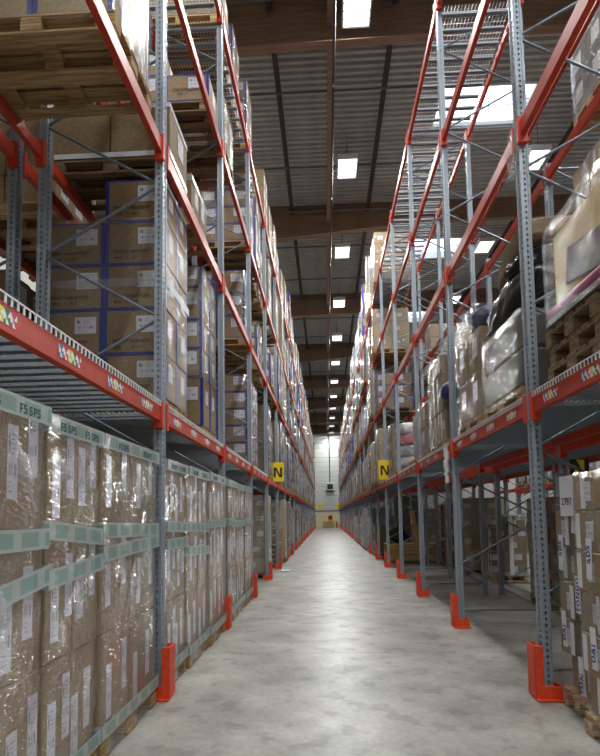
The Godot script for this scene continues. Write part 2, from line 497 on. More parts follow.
# ------------------------------------------------------------------ building shell
const XL := -8.2
const XR := 12.0
const ZB := 14.0
const ROOF := 13.0
const SKYX0 := 3.35
const SKYX1 := 5.9
func shell() -> void:
	var fl := Node3D.new()
	fl.name = "floor"
	add_child(fl)
	tag(fl, "worn pale grey concrete warehouse floor", "", "", "structure")
	var fb := MB.new()
	fb.box(Vector3((XL + XR) / 2, -0.16, (FAR + ZB) / 2), Vector3(XR - XL, 0.30, ZB - FAR))
	build(fl, "joint_filler", fb, M.joint)
	var edges := [ZB]
	var q := 5.92
	while q > FAR + 3:
		edges.append(q)
		q -= 6.0
	edges.append(FAR)
	for k in edges.size() - 1:
		var s := MB.new()
		var a: float = edges[k] - 0.004
		var b: float = edges[k + 1] + 0.004
		s.cbox(Vector3((XL + XR) / 2, -0.005, (a + b) / 2), Vector3(XR - XL, 0.01, a - b), 0.002)
		build(fl, "slab", s, M.concrete)
	# far wall
	var w := Node3D.new()
	w.name = "wall_back"
	add_child(w)
	tag(w, "far end wall of pale ribbed cladding over a cream base", "", "", "structure")
	var wb := MB.new()
	wb.box(Vector3((XL + XR) / 2, 6.6, FAR - 0.22), Vector3(XR - XL, 13.4, 0.2))
	build(w, "wall_core", wb, M.wall_side)
	var lo := MB.new()
	lo.box(Vector3((XL + XR) / 2, 1.06, FAR - 0.07), Vector3(XR - XL, 2.12, 0.1))
	build(w, "base_wall", lo, M.wall_paint)
	var rail := MB.new()
	rail.box(Vector3((XL + XR) / 2, 2.15, FAR - 0.04), Vector3(XR - XL, 0.07, 0.16))
	build(w, "drip_rail", rail, M.pipe_grey)
	var cp := MB.new()
	var pg := 0.62
	var prof := PackedVector2Array([Vector2(0, 0), Vector2(0.05, 0.02), Vector2(0.05, pg - 0.10), Vector2(0.0, pg - 0.02), Vector2(-0.04, pg - 0.02), Vector2(-0.04, 0)])
	cp.extrude(prof, XL, XR, func(x, y, zz): return Vector3(-zz + XL + XR, y, x))
	var cm := mesh_of(cp, M.cladding)
	for k in 18:
		put(w, "cladding_panel", cm, Vector3(0, 2.20 + k * pg, FAR - 0.06))
	for side in [["wall_left", XL - 0.1, 0.2], ["wall_right", XR + 0.1, 0.2]]:
		var sb := MB.new()
		sb.box(Vector3(side[1], 6.5, (FAR + ZB) / 2), Vector3(0.2, 13.6, ZB - FAR + 0.6))
		tag(build(self, side[0], sb, M.wall_side), "plain grey side wall beyond the racks", "", "", "structure")
	var bb := MB.new()
	bb.box(Vector3((XL + XR) / 2, 6.5, ZB + 0.1), Vector3(XR - XL, 13.6, 0.2))
	tag(build(self, "wall_front", bb, M.wall_side), "plain grey wall behind the camera", "", "", "structure")
	# roof deck: ribs run across the aisle
	var ce := Node3D.new()
	ce.name = "ceiling"
	add_child(ce)
	tag(ce, "ribbed steel roof deck with skylights", "", "", "structure")
	var openings := []
	for k in 10:
		openings.append(-14.85 - 8.1 * (k - 3))
	for span in [[XL, SKYX0, false], [SKYX0, SKYX1, true], [SKYX1, XR, false]]:
		var d := MB.new()
		var up := MB.new()
		var zz := ZB
		var pitch := 0.21
		while zz > FAR:
			var hole := false
			if span[2]:
				for oz in openings:
					if absf(zz - pitch / 2 - oz) < 0.84:
						hole = true
			if not hole:
				var x0: float = span[0]
				var x1: float = span[1]
				var ys := [ROOF, ROOF, ROOF + 0.085, ROOF + 0.085, ROOF]
				var zs := [zz, zz - 0.09, zz - 0.115, zz - 0.185, zz - 0.21]
				for j in 4:
					d.quad(Vector3(x1, ys[j], zs[j]), Vector3(x0, ys[j], zs[j]), Vector3(x0, ys[j + 1], zs[j + 1]), Vector3(x1, ys[j + 1], zs[j + 1]))
				up.box(Vector3((x0 + x1) / 2, ROOF + 0.15, zz - pitch / 2), Vector3(x1 - x0, 0.1, pitch))
			zz -= pitch
		build(ce, "roof_deck", d, M.roof_deck)
		build(ce, "roof_insulation", up, M.wall_side)
	for k in openings.size():
		var oz: float = openings[k]
		var sk := Node3D.new()
		sk.name = "skylight_frame"
		ce.add_child(sk, true)
		var fr := MB.new()
		for s in [-1, 1]:
			fr.box(Vector3((SKYX0 + SKYX1) / 2, ROOF + 0.14, oz + s * 0.86), Vector3(SKYX1 - SKYX0, 0.3, 0.04))
		for x in [SKYX0, SKYX1]:
			fr.box(Vector3(x, ROOF + 0.14, oz), Vector3(0.04, 0.3, 1.76))
		build(sk, "curb", fr, M.cladding)
		var pn := MB.new()
		pn.box(Vector3((SKYX0 + SKYX1) / 2, ROOF + 0.27, oz), Vector3(SKYX1 - SKYX0, 0.016, 1.72))
		build(sk, "pane", pn, M.skylight_pane)
		var cab := MB.new()
		cab.tube(Vector3(SKYX0, ROOF + 0.05, oz - 0.05), Vector3(SKYX1, ROOF + 0.05, oz + 0.1), 0.012, 6)
		cab.tube(Vector3(SKYX0, ROOF + 0.05, oz + 0.25), Vector3(SKYX1, ROOF + 0.05, oz + 0.25), 0.008, 6)
		build(sk, "opener_rod", cab, M.pipe_grey)
	# glued timber beams across the hall; every other one deepens towards the left
	for k in 11:
		var bz := -11.25 - 8.1 * (k - 3)
		var g := MB.new()
		var yb := 11.88
		var tilt := 0.085 if k % 2 == 0 else 0.02
		var poly := PackedVector2Array([Vector2(XL, yb - tilt * 4.0), Vector2(-4, yb - tilt * 4.0), Vector2(4, yb + tilt * 4.0), Vector2(XR, yb + tilt * 4.0), Vector2(XR, ROOF - 0.01), Vector2(XL, ROOF - 0.01)])
		g.extrude(poly, bz - 0.11, bz + 0.11, func(x, y, zz): return Vector3(x, y, zz))
		if bz < ZB:
			tag(build(self, "trim_%d" % (k + 1), g, M.glulam), "brown glued timber roof beam spanning the aisle", "", "", "structure")
	# purlins between the beams
	for k in 10:
		var za := -11.25 - 8.1 * (k - 3) - 0.12
		var zb := za - 7.86
		if zb < FAR:
			zb = FAR + 0.1
		if za - zb < 1.0:
			continue
		for px in [-6.4, -3.7, -1.04, 1.72, 4.3, 7.4, 10.0]:
			if px > SKYX0 - 0.1 and px < SKYX1:
				continue
			var p := MB.new()
			p.box(Vector3(px, 12.72, (za + zb) / 2), Vector3(0.09, 0.16, za - zb))
			p.box(Vector3(px, 12.65, (za + zb) / 2), Vector3(0.14, 0.02, za - zb))
			tag(build(self, numbered("roof_purlin"), p, M.dark_steel), "dark steel purlin under the roof deck", "", "", "structure")
		var tp := MB.new()
		tp.box(Vector3(0.29, 12.55, (za + zb) / 2), Vector3(0.13, 0.5, za - zb))
		tag(build(self, numbered("roof_purlin"), tp, M.glulam), "pale timber purlin running above the aisle", "", "", "structure")
		for f in [0.24, 0.62, 0.93]:
			var t := MB.new()
			t.tube(Vector3(-6.4, 12.5, za - 8.0 * f), Vector3(3.4, 12.5, za - 8.0 * f), 0.028, 8)
			if za - 8.0 * f > FAR:
				tag(build(self, numbered("roof_tie"), t, M.pipe_grey), "thin grey tie rod across the roof bay", "", "", "structure")
	var sp := thing("sprinkler_pipe", "long dark sprinkler pipe running the length of the aisle ceiling", "pipe", Vector3(0.36, 11.72, 0))
	var sm := MB.new()
	sm.tube(Vector3(0, 0, ZB), Vector3(0, 0, FAR + 0.1), 0.03, 8)
	build(sp, "main_pipe", sm, M.dark_steel)
	for k in 14:
		var hz := -6.0 - k * 4.6
		var h := MB.new()
		h.tube(Vector3(0, 0.03, hz), Vector3(0, 0.55, hz), 0.006, 5)
		h.box(Vector3(0, 0, hz), Vector3(0.08, 0.08, 0.02))
		build(sp, "pipe_hanger", h, M.dark_steel)
		var hd := MB.new()
		hd.tube(Vector3(0, -0.03, hz - 1.5), Vector3(0, -0.09, hz - 1.5), 0.012, 6)
		hd.tube(Vector3(0, -0.09, hz - 1.5), Vector3(0, -0.095, hz - 1.5), 0.03, 8)
		build(sp, "sprinkler_head", hd, M.galvanised)

func far_things() -> void:
	var h := thing("unit_heater", "grey square heater with a dark grille high on the far wall", "heater", Vector3(0.55, 4.75, FAR + 0.35))
	var b := MB.new()
	b.cbox(Vector3(0, 0.5, 0), Vector3(1.05, 1.0, 0.55), 0.03)
	build(h, "casing", b, M.cladding)
	b = MB.new()
	b.box(Vector3(0, 0.48, 0.285), Vector3(0.72, 0.66, 0.02))
	build(h, "grille", b, M.dark_grille)
	b = MB.new()
	for k in 6:
		b.box(Vector3(0, 0.2 + k * 0.11, 0.30), Vector3(0.72, 0.015, 0.02))
	build(h, "grille_slats", b, M.pipe_grey)
	b = MB.new()
	b.tube(Vector3(0, 1.0, -0.1), Vector3(0, 7.6, -0.1), 0.06, 8)
	build(h, "flue_pipe", b, M.pipe_grey)
	b = MB.new()
	b.box(Vector3(0, -0.06, -0.15), Vector3(0.9, 0.08, 0.4))
	build(h, "bracket", b, M.pipe_grey)
	for s in [[-0.83, "left"], [1.58, "right"]]:
		var y := thing("wall_sign", "yellow square sign with a dark mark on the far wall, %s side" % s[1], "sign", Vector3(s[0], 2.45, FAR + 0.03), "yellow signs on the far wall")
		b = MB.new()
		b.box(Vector3(0, 0.32, 0), Vector3(0.62, 0.62, 0.03))
		build(y, "panel", b, M.sign_yellow)
		b = MB.new()
		b.quad(Vector3(-0.18, 0.42, 0.018), Vector3(-0.05, 0.42, 0.018), Vector3(0.04, 0.22, 0.018), Vector3(-0.03, 0.22, 0.018))
		b.quad(Vector3(0.02, 0.22, 0.018), Vector3(0.09, 0.26, 0.018), Vector3(0.2, 0.45, 0.018), Vector3(0.1, 0.45, 0.018))
		build(y, "mark", b, M.black)
	var t := thing("work_stand", "yellow tubular steel stand against the far wall", "stand", Vector3(0.32, 0, FAR + 0.6))
	for x in [-0.72, 0.72]:
		for z in [-0.3, 0.3]:
			b = MB.new()
			b.box(Vector3(x, 0.46, z), Vector3(0.07, 0.92, 0.07))
			build(t, "leg", b, M.sign_yellow)
	b = MB.new()
	b.cbox(Vector3(0, 0.95, 0), Vector3(1.55, 0.08, 0.72), 0.015)
	build(t, "top", b, M.sign_yellow)
	b = MB.new()
	b.box(Vector3(0, 0.25, -0.3), Vector3(1.4, 0.06, 0.05))
	build(t, "rail", b, M.sign_yellow)
	var r := thing("hose_reel", "red hose reel sitting on the yellow stand", "reel", Vector3(0.5, 0.99, FAR + 0.6))
	b = MB.new()
	b.tube(Vector3(0, 0.30, -0.12), Vector3(0, 0.30, 0.12), 0.30, 16)
	build(r, "drum", b, M.red_plastic)
	b = MB.new()
	b.tube(Vector3(0, 0.30, 0.13), Vector3(0, 0.30, 0.15), 0.09, 12)
	build(r, "hub", b, M.black)
	b = MB.new()
	b.box(Vector3(0, 0.02, 0), Vector3(0.44, 0.04, 0.3))
	build(r, "base", b, M.red_plastic)
	var fe := thing("fire_extinguisher", "red fire extinguisher beside the yellow stand", "extinguisher", Vector3(1.32, 0, FAR + 0.45))
	b = MB.new()
	b.tube(Vector3(0, 0, 0), Vector3(0, 0.62, 0), 0.10, 12)
	b.tube(Vector3(0, 0.62, 0), Vector3(0, 0.72, 0), 0.10, 12, true, 0.03)
	build(fe, "cylinder", b, M.red_plastic)
	b = MB.new()
	b.box(Vector3(0.03, 0.77, 0), Vector3(0.16, 0.08, 0.05))
	build(fe, "valve", b, M.black)

# ------------------------------------------------------------------ racks
func upright_mesh(h: float) -> ArrayMesh:
	var key := "upright%.2f" % h
	if cache.has(key):
		return cache[key]
	var m := MB.new()
	var a := 0.031
	var c := 0.048
	var vv := h / 0.05
	var p := [Vector3(-a, 0, c), Vector3(a, 0, c), Vector3(a, 0, -c), Vector3(-a, 0, -c)]
	for k in 4:
		var s: Vector3 = p[k]
		var e: Vector3 = p[(k + 1) % 4]
		m.quad(s, e, e + Vector3.UP * h, s + Vector3.UP * h, Vector2.ZERO, Vector2(1, vv))
	var am := mesh_of(m, M.perforated)
	# rolled corner ribs, foot plate and top
	var r := MB.new()
	for k in 4:
		var s: Vector3 = p[k]
		r.box(s * 1.0 + Vector3.UP * h / 2, Vector3(0.012, h, 0.012))
	r.box(Vector3(0, 0.004, 0), Vector3(0.13, 0.008, 0.14))
	r.box(Vector3(0, h - 0.002, 0), Vector3(0.07, 0.004, 0.10))
	r.into(am, M.galvanised)
	cache[key] = am
	return am

func beam_mesh(ln: float, side: int) -> ArrayMesh:
	# a stepped box beam along z; side points to the aisle
	var key := "beam%.3f_%d" % [ln, side]
	if cache.has(key):
		return cache[key]
	var m := MB.new()
	var poly := PackedVector2Array([Vector2(-0.025, -0.065), Vector2(0.022, -0.065), Vector2(0.025, -0.062), Vector2(0.025, 0.062), Vector2(0.022, 0.065), Vector2(0.002, 0.065), Vector2(0.002, 0.035), Vector2(-0.025, 0.035)])
	if side < 0:
		var q := PackedVector2Array()
		for k in range(poly.size() - 1, -1, -1):
			q.append(Vector2(-poly[k].x, poly[k].y))
		poly = q
	m.extrude(poly, -ln / 2, ln / 2, func(x, y, z): return Vector3(x, y, z))
	cache[key] = mesh_of(m, M.beam_red)
	return cache[key]

func connector_mesh() -> ArrayMesh:
	if not cache.has("connector"):
		var m := MB.new()
		m.cbox(Vector3.ZERO, Vector3(0.085, 0.24, 0.045), 0.004)
		cache["connector"] = mesh_of(m, M.plate_red)
	return cache["connector"]

func guard_mesh(side: int) -> ArrayMesh:
	var key := "guard%d" % side
	if not cache.has(key):
		var m := MB.new()
		var s := float(side)
		# tall channel on the aisle side, open to the upright
		m.cbox(Vector3(s * 0.112, 0.22, 0), Vector3(0.012, 0.42, 0.17), 0.004)
		for k in [-1, 1]:
			m.cbox(Vector3(s * 0.083, 0.22, k * 0.079), Vector3(0.07, 0.42, 0.012), 0.004)
		# low skirt round the foot
		for k in [-1, 1]:
			m.cbox(Vector3(s * -0.005, 0.06, k * 0.088), Vector3(0.17, 0.11, 0.012), 0.004)
		m.cbox(Vector3(s * -0.088, 0.06, 0), Vector3(0.012, 0.11, 0.17), 0.004)
		m.box(Vector3(s * 0.01, 0.010, 0.10), Vector3(0.22, 0.010, 0.06))
		cache[key] = mesh_of(m, M.guard_red)
	return cache[key]

func ticket_mesh(side: int) -> ArrayMesh:
	var key := "ticket%d" % side
	if not cache.has(key):
		var m := MB.new()
		if side > 0:
			m.quad(Vector3(0.0015, -0.03, 0.13), Vector3(0.0015, -0.03, -0.13), Vector3(0.0015, 0.04, -0.13), Vector3(0.0015, 0.04, 0.13), Vector2.ZERO, Vector2.ONE)
		else:
			m.quad(Vector3(-0.0015, -0.03, -0.13), Vector3(-0.0015, -0.03, 0.13), Vector3(-0.0015, 0.04, 0.13), Vector3(-0.0015, 0.04, -0.13), Vector2.ZERO, Vector2.ONE)
		cache[key] = mesh_of(m, M.ticket)
	return cache[key]

func brace_line(m: MB, a: Vector3, b: Vector3) -> void:
	m.tube(a, b, 0.013, 6, false)

func mesh_deck(wide: float, lip_x: float) -> Array:
	# [one bar, the wires, the toothed front lip] of a wire deck for one bay; wide runs along x
	var key := "deck%.2f_%.2f" % [wide, lip_x]
	if cache.has(key):
		return cache[key]
	var b := MB.new()
	b.box(Vector3(0, -0.018, 0), Vector3(wide, 0.004, 0.062))
	for s in [-1, 1]:
		b.box(Vector3(0, -0.03, s * 0.031), Vector3(wide, 0.028, 0.004))
	var w := MB.new()
	var ln := BAY - 0.12
	var x := -wide / 2 + 0.02
	while x < wide / 2:
		w.box(Vector3(x, -0.008, 0), Vector3(0.005, 0.005, ln))
		x += 0.05
	var z := -ln / 2
	while z <= ln / 2:
		w.box(Vector3(0, -0.013, z), Vector3(wide, 0.005, 0.005))
		z += 0.10
	var l := MB.new()
	z = -ln / 2
	var s2 := signf(lip_x)
	while z < ln / 2:
		l.box(Vector3(lip_x, 0.018, z), Vector3(0.007, 0.045, 0.008))
		l.box(Vector3(lip_x, 0.038, z + 0.025), Vector3(0.007, 0.007, 0.05))
		l.box(Vector3(lip_x - s2 * 0.03, 0.000, z), Vector3(0.06, 0.005, 0.006))
		z += 0.05
	cache[key] = [mesh_of(b, M.deck_bar), mesh_of(w, M.wire), mesh_of(l, M.wire), b, w]
	return cache[key]

func rack(called: String, label: String, xf: float, xb: float, side: int, levels: Array, kfrom: int, kto: int, opts: Dictionary) -> void:
	# xf: uprights on the aisle side, xb: those at the back; side +1 when the aisle lies towards +x
	var top: float = levels[-1] + 0.18
	var r := thing(called, label, "rack", Vector3(xf, 0, Z0))
	var dx := xb - xf
	var near_k: int = opts.near
	var um := upright_mesh(top)
	var fars := MB.new()
	for k in range(kfrom, kto + 1):
		var z := -BAY * k
		put(r, "upright", um, Vector3(0, 0, z))
		put(r, "upright", um, Vector3(dx, 0, z))
		if opts.guards:
			put(r, "upright_guard", guard_mesh(side), Vector3(0, 0, z))
		# zigzag of braces between the two uprights
		var y := 0.20
		var back := true
		var list := [[Vector3(0, 0.22, z), Vector3(dx, 0.22, z)]]
		while y + 0.615 < top:
			var xa := dx if back else 0.0
			var xe := 0.0 if back else dx
			list.append([Vector3(xa, y, z), Vector3(xe, y + 0.615, z)])
			y += 0.615
			back = not back
		list.append([Vector3(0, top - 0.06, z), Vector3(dx, top - 0.06, z)])
		for l in list:
			if k <= near_k:
				var m := MB.new()
				brace_line(m, l[0], l[1])
				build(r, "brace", m, M.brace_steel)
			else:
				brace_line(fars, l[0], l[1])
	if not fars.v.is_empty():
		build(r, "far_bracing", fars, M.brace_steel).set_meta("kind", "stuff")
	var bm := beam_mesh(BAY - 0.10, side)
	var bmb := beam_mesh(BAY - 0.10, -side)
	var fwires := MB.new()
	var fbars := MB.new()
	for k in range(kfrom, kto):
		var zc := -BAY * (k + 0.5)
		for li in levels.size():
			for fr in [true, false]:
				var bx: float = side * 0.012 if fr else dx - side * 0.012
				var o := put(r, "beam", bm if fr else bmb, Vector3(bx, levels[li], zc))
				if k <= 9:
					for e in [-1, 1]:
						put(o, "end_plate", connector_mesh(), Vector3(0, -0.01, e * (BAY / 2 - 0.073)))
				if fr and li == 0 and k <= 6 and opts.tickets:
					for s in 4:
						put(o, "location_ticket", ticket_mesh(side), Vector3(side * 0.025, 0, 0.98 - s * 0.65))
			if li in opts.decks:
				var wide := absf(dx) - 0.09
				var dk := mesh_deck(wide, side * (absf(dx) / 2 + 0.042))
				var at := Vector3(dx / 2, levels[li] + 0.065, zc)
				if k <= opts.deck_near:
					var d := Node3D.new()
					d.name = "wire_deck"
					r.add_child(d, true)
					d.position = at
					var nb := 18 if li == 0 else 10
					for j in nb:
						put(d, "support_bar", dk[0], Vector3(0, 0, (j - (nb - 1) / 2.0) * 2.7 / nb))
					put(d, "wire_mesh", dk[1])
					if li == 0 and opts.lip:
						put(d, "wire_lip", dk[2])
				else:
					for j in 18:
						fbars.box(at + Vector3(0, -0.018, (j - 8.5) * 0.15), Vector3(wide, 0.004, 0.062))
						fbars.box(at + Vector3(0, -0.03, (j - 8.5) * 0.15), Vector3(wide, 0.028, 0.006))
					if k < 8:
						for j in 20:
							fwires.box(at + Vector3(-wide / 2 + 0.03 + j * wide / 20.0, -0.008, 0), Vector3(0.005, 0.005, BAY - 0.12))
	if not fbars.v.is_empty():
		build(r, "far_deck_bars", fbars, M.deck_bar).set_meta("kind", "stuff")
	if not fwires.v.is_empty():
		build(r, "far_deck_wires", fwires, M.wire).set_meta("kind", "stuff")

# ------------------------------------------------------------------ pallets and loads
func pallet_boards() -> Array:
	# [name, size, centre] of each piece of a 1.2 x 0.8 pallet, long side along x
	var l := []
	for k in 5:
		l.append(["deck_board", Vector3(1.2, 0.022, 0.145 if k % 2 == 0 else 0.10), Vector3(0, 0.133, -0.3275 + k * 0.16375)])
	for x in [-0.527, 0.0, 0.527]:
		l.append(["stringer_board", Vector3(0.145, 0.022, 0.8), Vector3(x, 0.111, 0)])
		for z in [-0.35, 0.0, 0.35]:
			l.append(["block", Vector3(0.145, 0.078, 0.10 if z != 0.0 else 0.145), Vector3(x, 0.061, z)])
	for z in [-0.35, 0.0, 0.35]:
		l.append(["bottom_board", Vector3(1.2, 0.022, 0.10 if z != 0.0 else 0.145), Vector3(0, 0.011, z)])
	return l

func pallet(parent: Node3D, detail: bool, scale_z: float, scale_x := 1.0, grey := false) -> void:
	var wood: Material = M.pallet_wood_grey if grey else M.pallet_wood
	var p := Node3D.new()
	p.scale = Vector3.ONE
	if detail:
		for b in pallet_boards():
			var s: Vector3 = b[1]
			s = Vector3(s.x * scale_x, s.y, s.z * scale_z)
			var key := "board%.3f_%.3f_%.3f_%s" % [s.x, s.y, s.z, grey]
			if not cache.has(key):
				var m := MB.new()
				m.cbox(Vector3.ZERO, s, 0.003)
				cache[key] = mesh_of(m, wood)
			put(p, b[0], cache[key], Vector3(b[2].x * scale_x, b[2].y, b[2].z * scale_z) + Vector3(rng.randf_range(-0.006, 0.006), 0, rng.randf_range(-0.004, 0.004)))
		p.name = "pallet"
		parent.add_child(p, true)
	else:
		var key := "pallet%.2f_%.2f_%s" % [scale_z, scale_x, grey]
		if not cache.has(key):
			var m := MB.new()
			for b in pallet_boards():
				m.box(Vector3(b[2].x * scale_x, b[2].y, b[2].z * scale_z), Vector3(b[1].x * scale_x, b[1].y, b[1].z * scale_z))
			cache[key] = mesh_of(m, wood)
		put(parent, "pallet", cache[key])
		p.free()

func plate(m: MB, side: int, c: Vector3, w: float, h: float, face: String) -> void:
	# a thin label on the aisle side ("x") or on the near end ("z"); c lies on the surface
	if face == "x":
		var o := Vector3(side * 0.0025, 0, 0)
		var a := Vector3(0, 0, side * w / 2)
		m.quad(c + o + a - Vector3.UP * h / 2, c + o - a - Vector3.UP * h / 2, c + o - a + Vector3.UP * h / 2, c + o + a + Vector3.UP * h / 2, Vector2.ZERO, Vector2.ONE)
	else:
		var o := Vector3(0, 0, 0.0025)
		var a := Vector3(w / 2, 0, 0)
		m.quad(c + o - a - Vector3.UP * h / 2, c + o + a - Vector3.UP * h / 2, c + o + a + Vector3.UP * h / 2, c + o - a + Vector3.UP * h / 2, Vector2.ZERO, Vector2.ONE)

func blue_edges(list: Array, s: Vector3) -> void:
	# tape over the four upright edges and round the foot
	var t := 0.036
	for x in [-1, 1]:
		for z in [-1, 1]:
			var m := MB.new()
			list.append(m)
			m.box(Vector3(x * (s.x / 2 - t / 2 + 0.0015), 0, z * (s.z / 2 + 0.0005)), Vector3(t, s.y * 0.98, 0.003))
			m.box(Vector3(x * (s.x / 2 + 0.0005), 0, z * (s.z / 2 - t / 2 + 0.0015)), Vector3(0.003, s.y * 0.98, t))
	for y in [-1, 1]:
		var f := MB.new()
		list.append(f)
		f.box(Vector3(0, y * (s.y / 2 - 0.009), s.z / 2 + 0.0005), Vector3(s.x - 2.0 * t, 0.014, 0.003))

func joined(list: Array) -> MB:
	var all := MB.new()
	for q in list:
		var k0 := all.v.size()
		all.v.append_array(q.v)
		all.n.append_array(q.n)
		all.t.append_array(q.t)
		for j in q.i:
			all.i.append(j + k0)
	return all

func film_fold(ln: float, sd: int) -> ArrayMesh:
	# a gathered rope of stretch film lying on the face of a load, along y, facing +x
	var f := FastNoiseLite.new()
	f.seed = sd
	f.frequency = 5.0
	var rows := []
	for r in 15:
		var row := []
		var y := ln * (r / 14.0 - 0.5)
		var fat := 0.010 + 0.045 * maxf(0.0, 1.0 - absf(r / 14.0 - 0.6) * 2.4)
		for c in 9:
			var a := PI * c / 8.0
			var k := fat * (1.0 + 0.7 * f.get_noise_2d(c * 0.9, y * 6.0))
			row.append(Vector3(sin(a) * k * 0.45 + 0.002, y, cos(a) * k + f.get_noise_1d(y * 3.0 + sd) * 0.05))
		rows.append(row)
	var mb := MB.new()
	mb.grid(rows)
	return mesh_of(mb, M.film_rope)

func carton_node(parent: Node3D, s: Vector3, at: Vector3, turn: float, side: int, style: String, kraft: Material, close: bool) -> void:
	# close: the label and the tape are meshes of their own under the carton
	var v := rng.randi() % 3
	var key := "carton_%s_%s_%.3f_%.3f_%.3f_%d_%d_%s" % [style, kraft.resource_name, s.x, s.y, s.z, side, v, close]
	if not cache.has(key):
		var body := MB.new()
		body.cbox(Vector3.ZERO, s, 0.006)
		var lab := MB.new()
		var labs := []
		var tapes := []
		var lw := minf(0.20, s.z * 0.45)
		match style:
			"blue":
				blue_edges(tapes, s)
				lab = MB.new()
				labs.append(lab)
				plate(lab, side, Vector3(side * s.x / 2, s.y * 0.12, (v - 1) * 0.03), lw * 0.8, 0.17, "x")
				lab = MB.new()
				labs.append(lab)
				plate(lab, side, Vector3(side * (s.x / 2 - 0.17), s.y * 0.16, s.z / 2), 0.21, 0.16, "z")
			"strip":
				for k in 2:
					lab = MB.new()
					labs.append(lab)
					plate(lab, side, Vector3(side * s.x / 2, [-0.02, 0.05, -0.06][v] + (0.06 if k == 0 else -0.05), (k - 0.5) * s.z * 0.5 + (v - 1) * 0.03), 0.085, minf(0.34, s.y * 0.62), "x")
				lab = MB.new()
				labs.append(lab)
				plate(lab, side, Vector3(0.05 * (v - 1), 0.0, s.z / 2), 0.085, minf(0.34, s.y * 0.62), "z")
			"plain":
				lab = MB.new()
				labs.append(lab)
				plate(lab, side, Vector3(side * s.x / 2, s.y * 0.1, s.z * 0.1 * (v - 1)), lw, minf(0.22, s.y * 0.5), "x")
			"white":
				tapes = [MB.new(), MB.new()]
				tapes[0].box(Vector3(0, s.y / 2, 0), Vector3(s.x * 1.004, 0.004, 0.06))
				tapes[1].box(Vector3(side * s.x / 2, 0, 0.1 * (v - 1)), Vector3(0.004, s.y * 0.9, 0.06))
				lab = MB.new()
				labs.append(lab)
				plate(lab, side, Vector3(side * s.x / 2, 0.0, s.z * 0.24), lw * 0.8, 0.13, "x")
				lab = MB.new()
				labs.append(lab)
				plate(lab, side, Vector3(0.1 * (v - 1), 0.0, s.z / 2), 0.16, 0.12, "z")
			"red":
				for x in [-1, 1]:
					for z in [-1, 1]:
						tapes.append(MB.new())
						tapes[-1].box(Vector3(x * (s.x / 2 - 0.02), 0, z * s.z / 2), Vector3(0.045, s.y * 0.7, 0.004))
				lab = MB.new()
				labs.append(lab)
				plate(lab, side, Vector3(-0.12, 0.02, s.z / 2), 0.16, 0.12, "z")
				lab = MB.new()
				labs.append(lab)
				plate(lab, side, Vector3(side * s.x / 2, 0, 0), 0.16, 0.12, "x")
		var tm: Material = {"blue": M.tape_blue, "white": M.tape_white, "red": M.red_wrapped}.get(style, M.tape_white)
		if close:
			cache[key] = [mesh_of(body, kraft), labs.map(func(q): return mesh_of(q, M.print_label)), tapes.map(func(q): return mesh_of(q, tm))]
		else:
			var am := mesh_of(body, kraft)
			joined(labs).into(am, M.print_label)
			joined(tapes).into(am, tm)
			cache[key] = [am, [], []]
	var c: Array = cache[key]
	var o := put(parent, "carton", c[0], at, Vector3(0, turn, 0))
	for q in c[1]:
		put(o, "label", q)
	for q in c[2]:
		put(o, "tape", q)

func film_shell(d: float, w: float, y0: float, y1: float, m: Material, bulge := 0.012, seed_ := 1, step := 0.09) -> ArrayMesh:
	# a wrinkled sleeve of stretch film, d along x and w along z
	var f := FastNoiseLite.new()
	f.seed = seed_
	f.frequency = 2.2
	f.fractal_octaves = 3
	var per := [Vector2(-d / 2, w / 2), Vector2(d / 2, w / 2), Vector2(d / 2, -w / 2), Vector2(-d / 2, -w / 2)]
	var loop := []
	for k in 4:
		var a: Vector2 = per[k]
		var b: Vector2 = per[(k + 1) % 4]
		var n := maxi(3, int((b - a).length() / step))
		for j in n:
			var p := a.lerp(b, float(j) / n)
			if j == 0:
				p *= 1.0 - 0.012 / p.length()
			loop.append(p)
	loop.append(loop[0])
	var rows := []
	var nr := maxi(3, int((y1 - y0) / step))
	for r in nr + 1:
		var y := lerpf(y0, y1, float(r) / nr)
		var row := []
		for q in loop:
			var p: Vector2 = q
			var out := f.get_noise_3d(p.x, y * 1.6, p.y) * bulge + bulge * 0.9
			var dir := p.normalized()
			row.append(Vector3(p.x + dir.x * out, y + f.get_noise_3d(p.x + 7, 0, p.y) * (0.02 if r == nr else 0.0), p.y + dir.y * out))
		rows.append(row)
	# fold over the top edge
	var fold := []
	for q in loop:
		var p: Vector2 = q
		var p2 := p * 0.80
		fold.append(Vector3(p2.x, y1 + 0.006 + f.get_noise_2d(p.x * 3, p.y * 3) * 0.01, p2.y))
	rows.append(fold)
	var mb := MB.new()
	mb.grid(rows, true)
	return mesh_of(mb, m)

func band(d: float, w: float, y: float, h: float, slant: float, m: Material) -> ArrayMesh:
	# printed tape wound round a load
	var mb := MB.new()
	var per := [Vector2(-d / 2, w / 2), Vector2(d / 2, w / 2), Vector2(d / 2, -w / 2), Vector2(-d / 2, -w / 2)]
	var u := 0.0
	for k in 4:
		var a: Vector2 = per[k]
		var b: Vector2 = per[(k + 1) % 4]
		var l := (b - a).length()
		var ya: float = y + slant * (1 if k in [0, 1] else -1) * (0.0 if k == 0 else 1.0)
		var yb: float = y - slant if k == 1 else (y + slant if k == 0 else y)
		if k == 2:
			ya = y - slant
		if k == 3:
			ya = y
		if k == 0:
			ya = y
		mb.quad(Vector3(a.x, ya, a.y), Vector3(b.x, yb, b.y), Vector3(b.x, yb + h, b.y), Vector3(a.x, ya + h, a.y), Vector2(u, 0), Vector2(u + l / 0.42, 1))
		u += l / 0.42
	return mesh_of(mb, m)

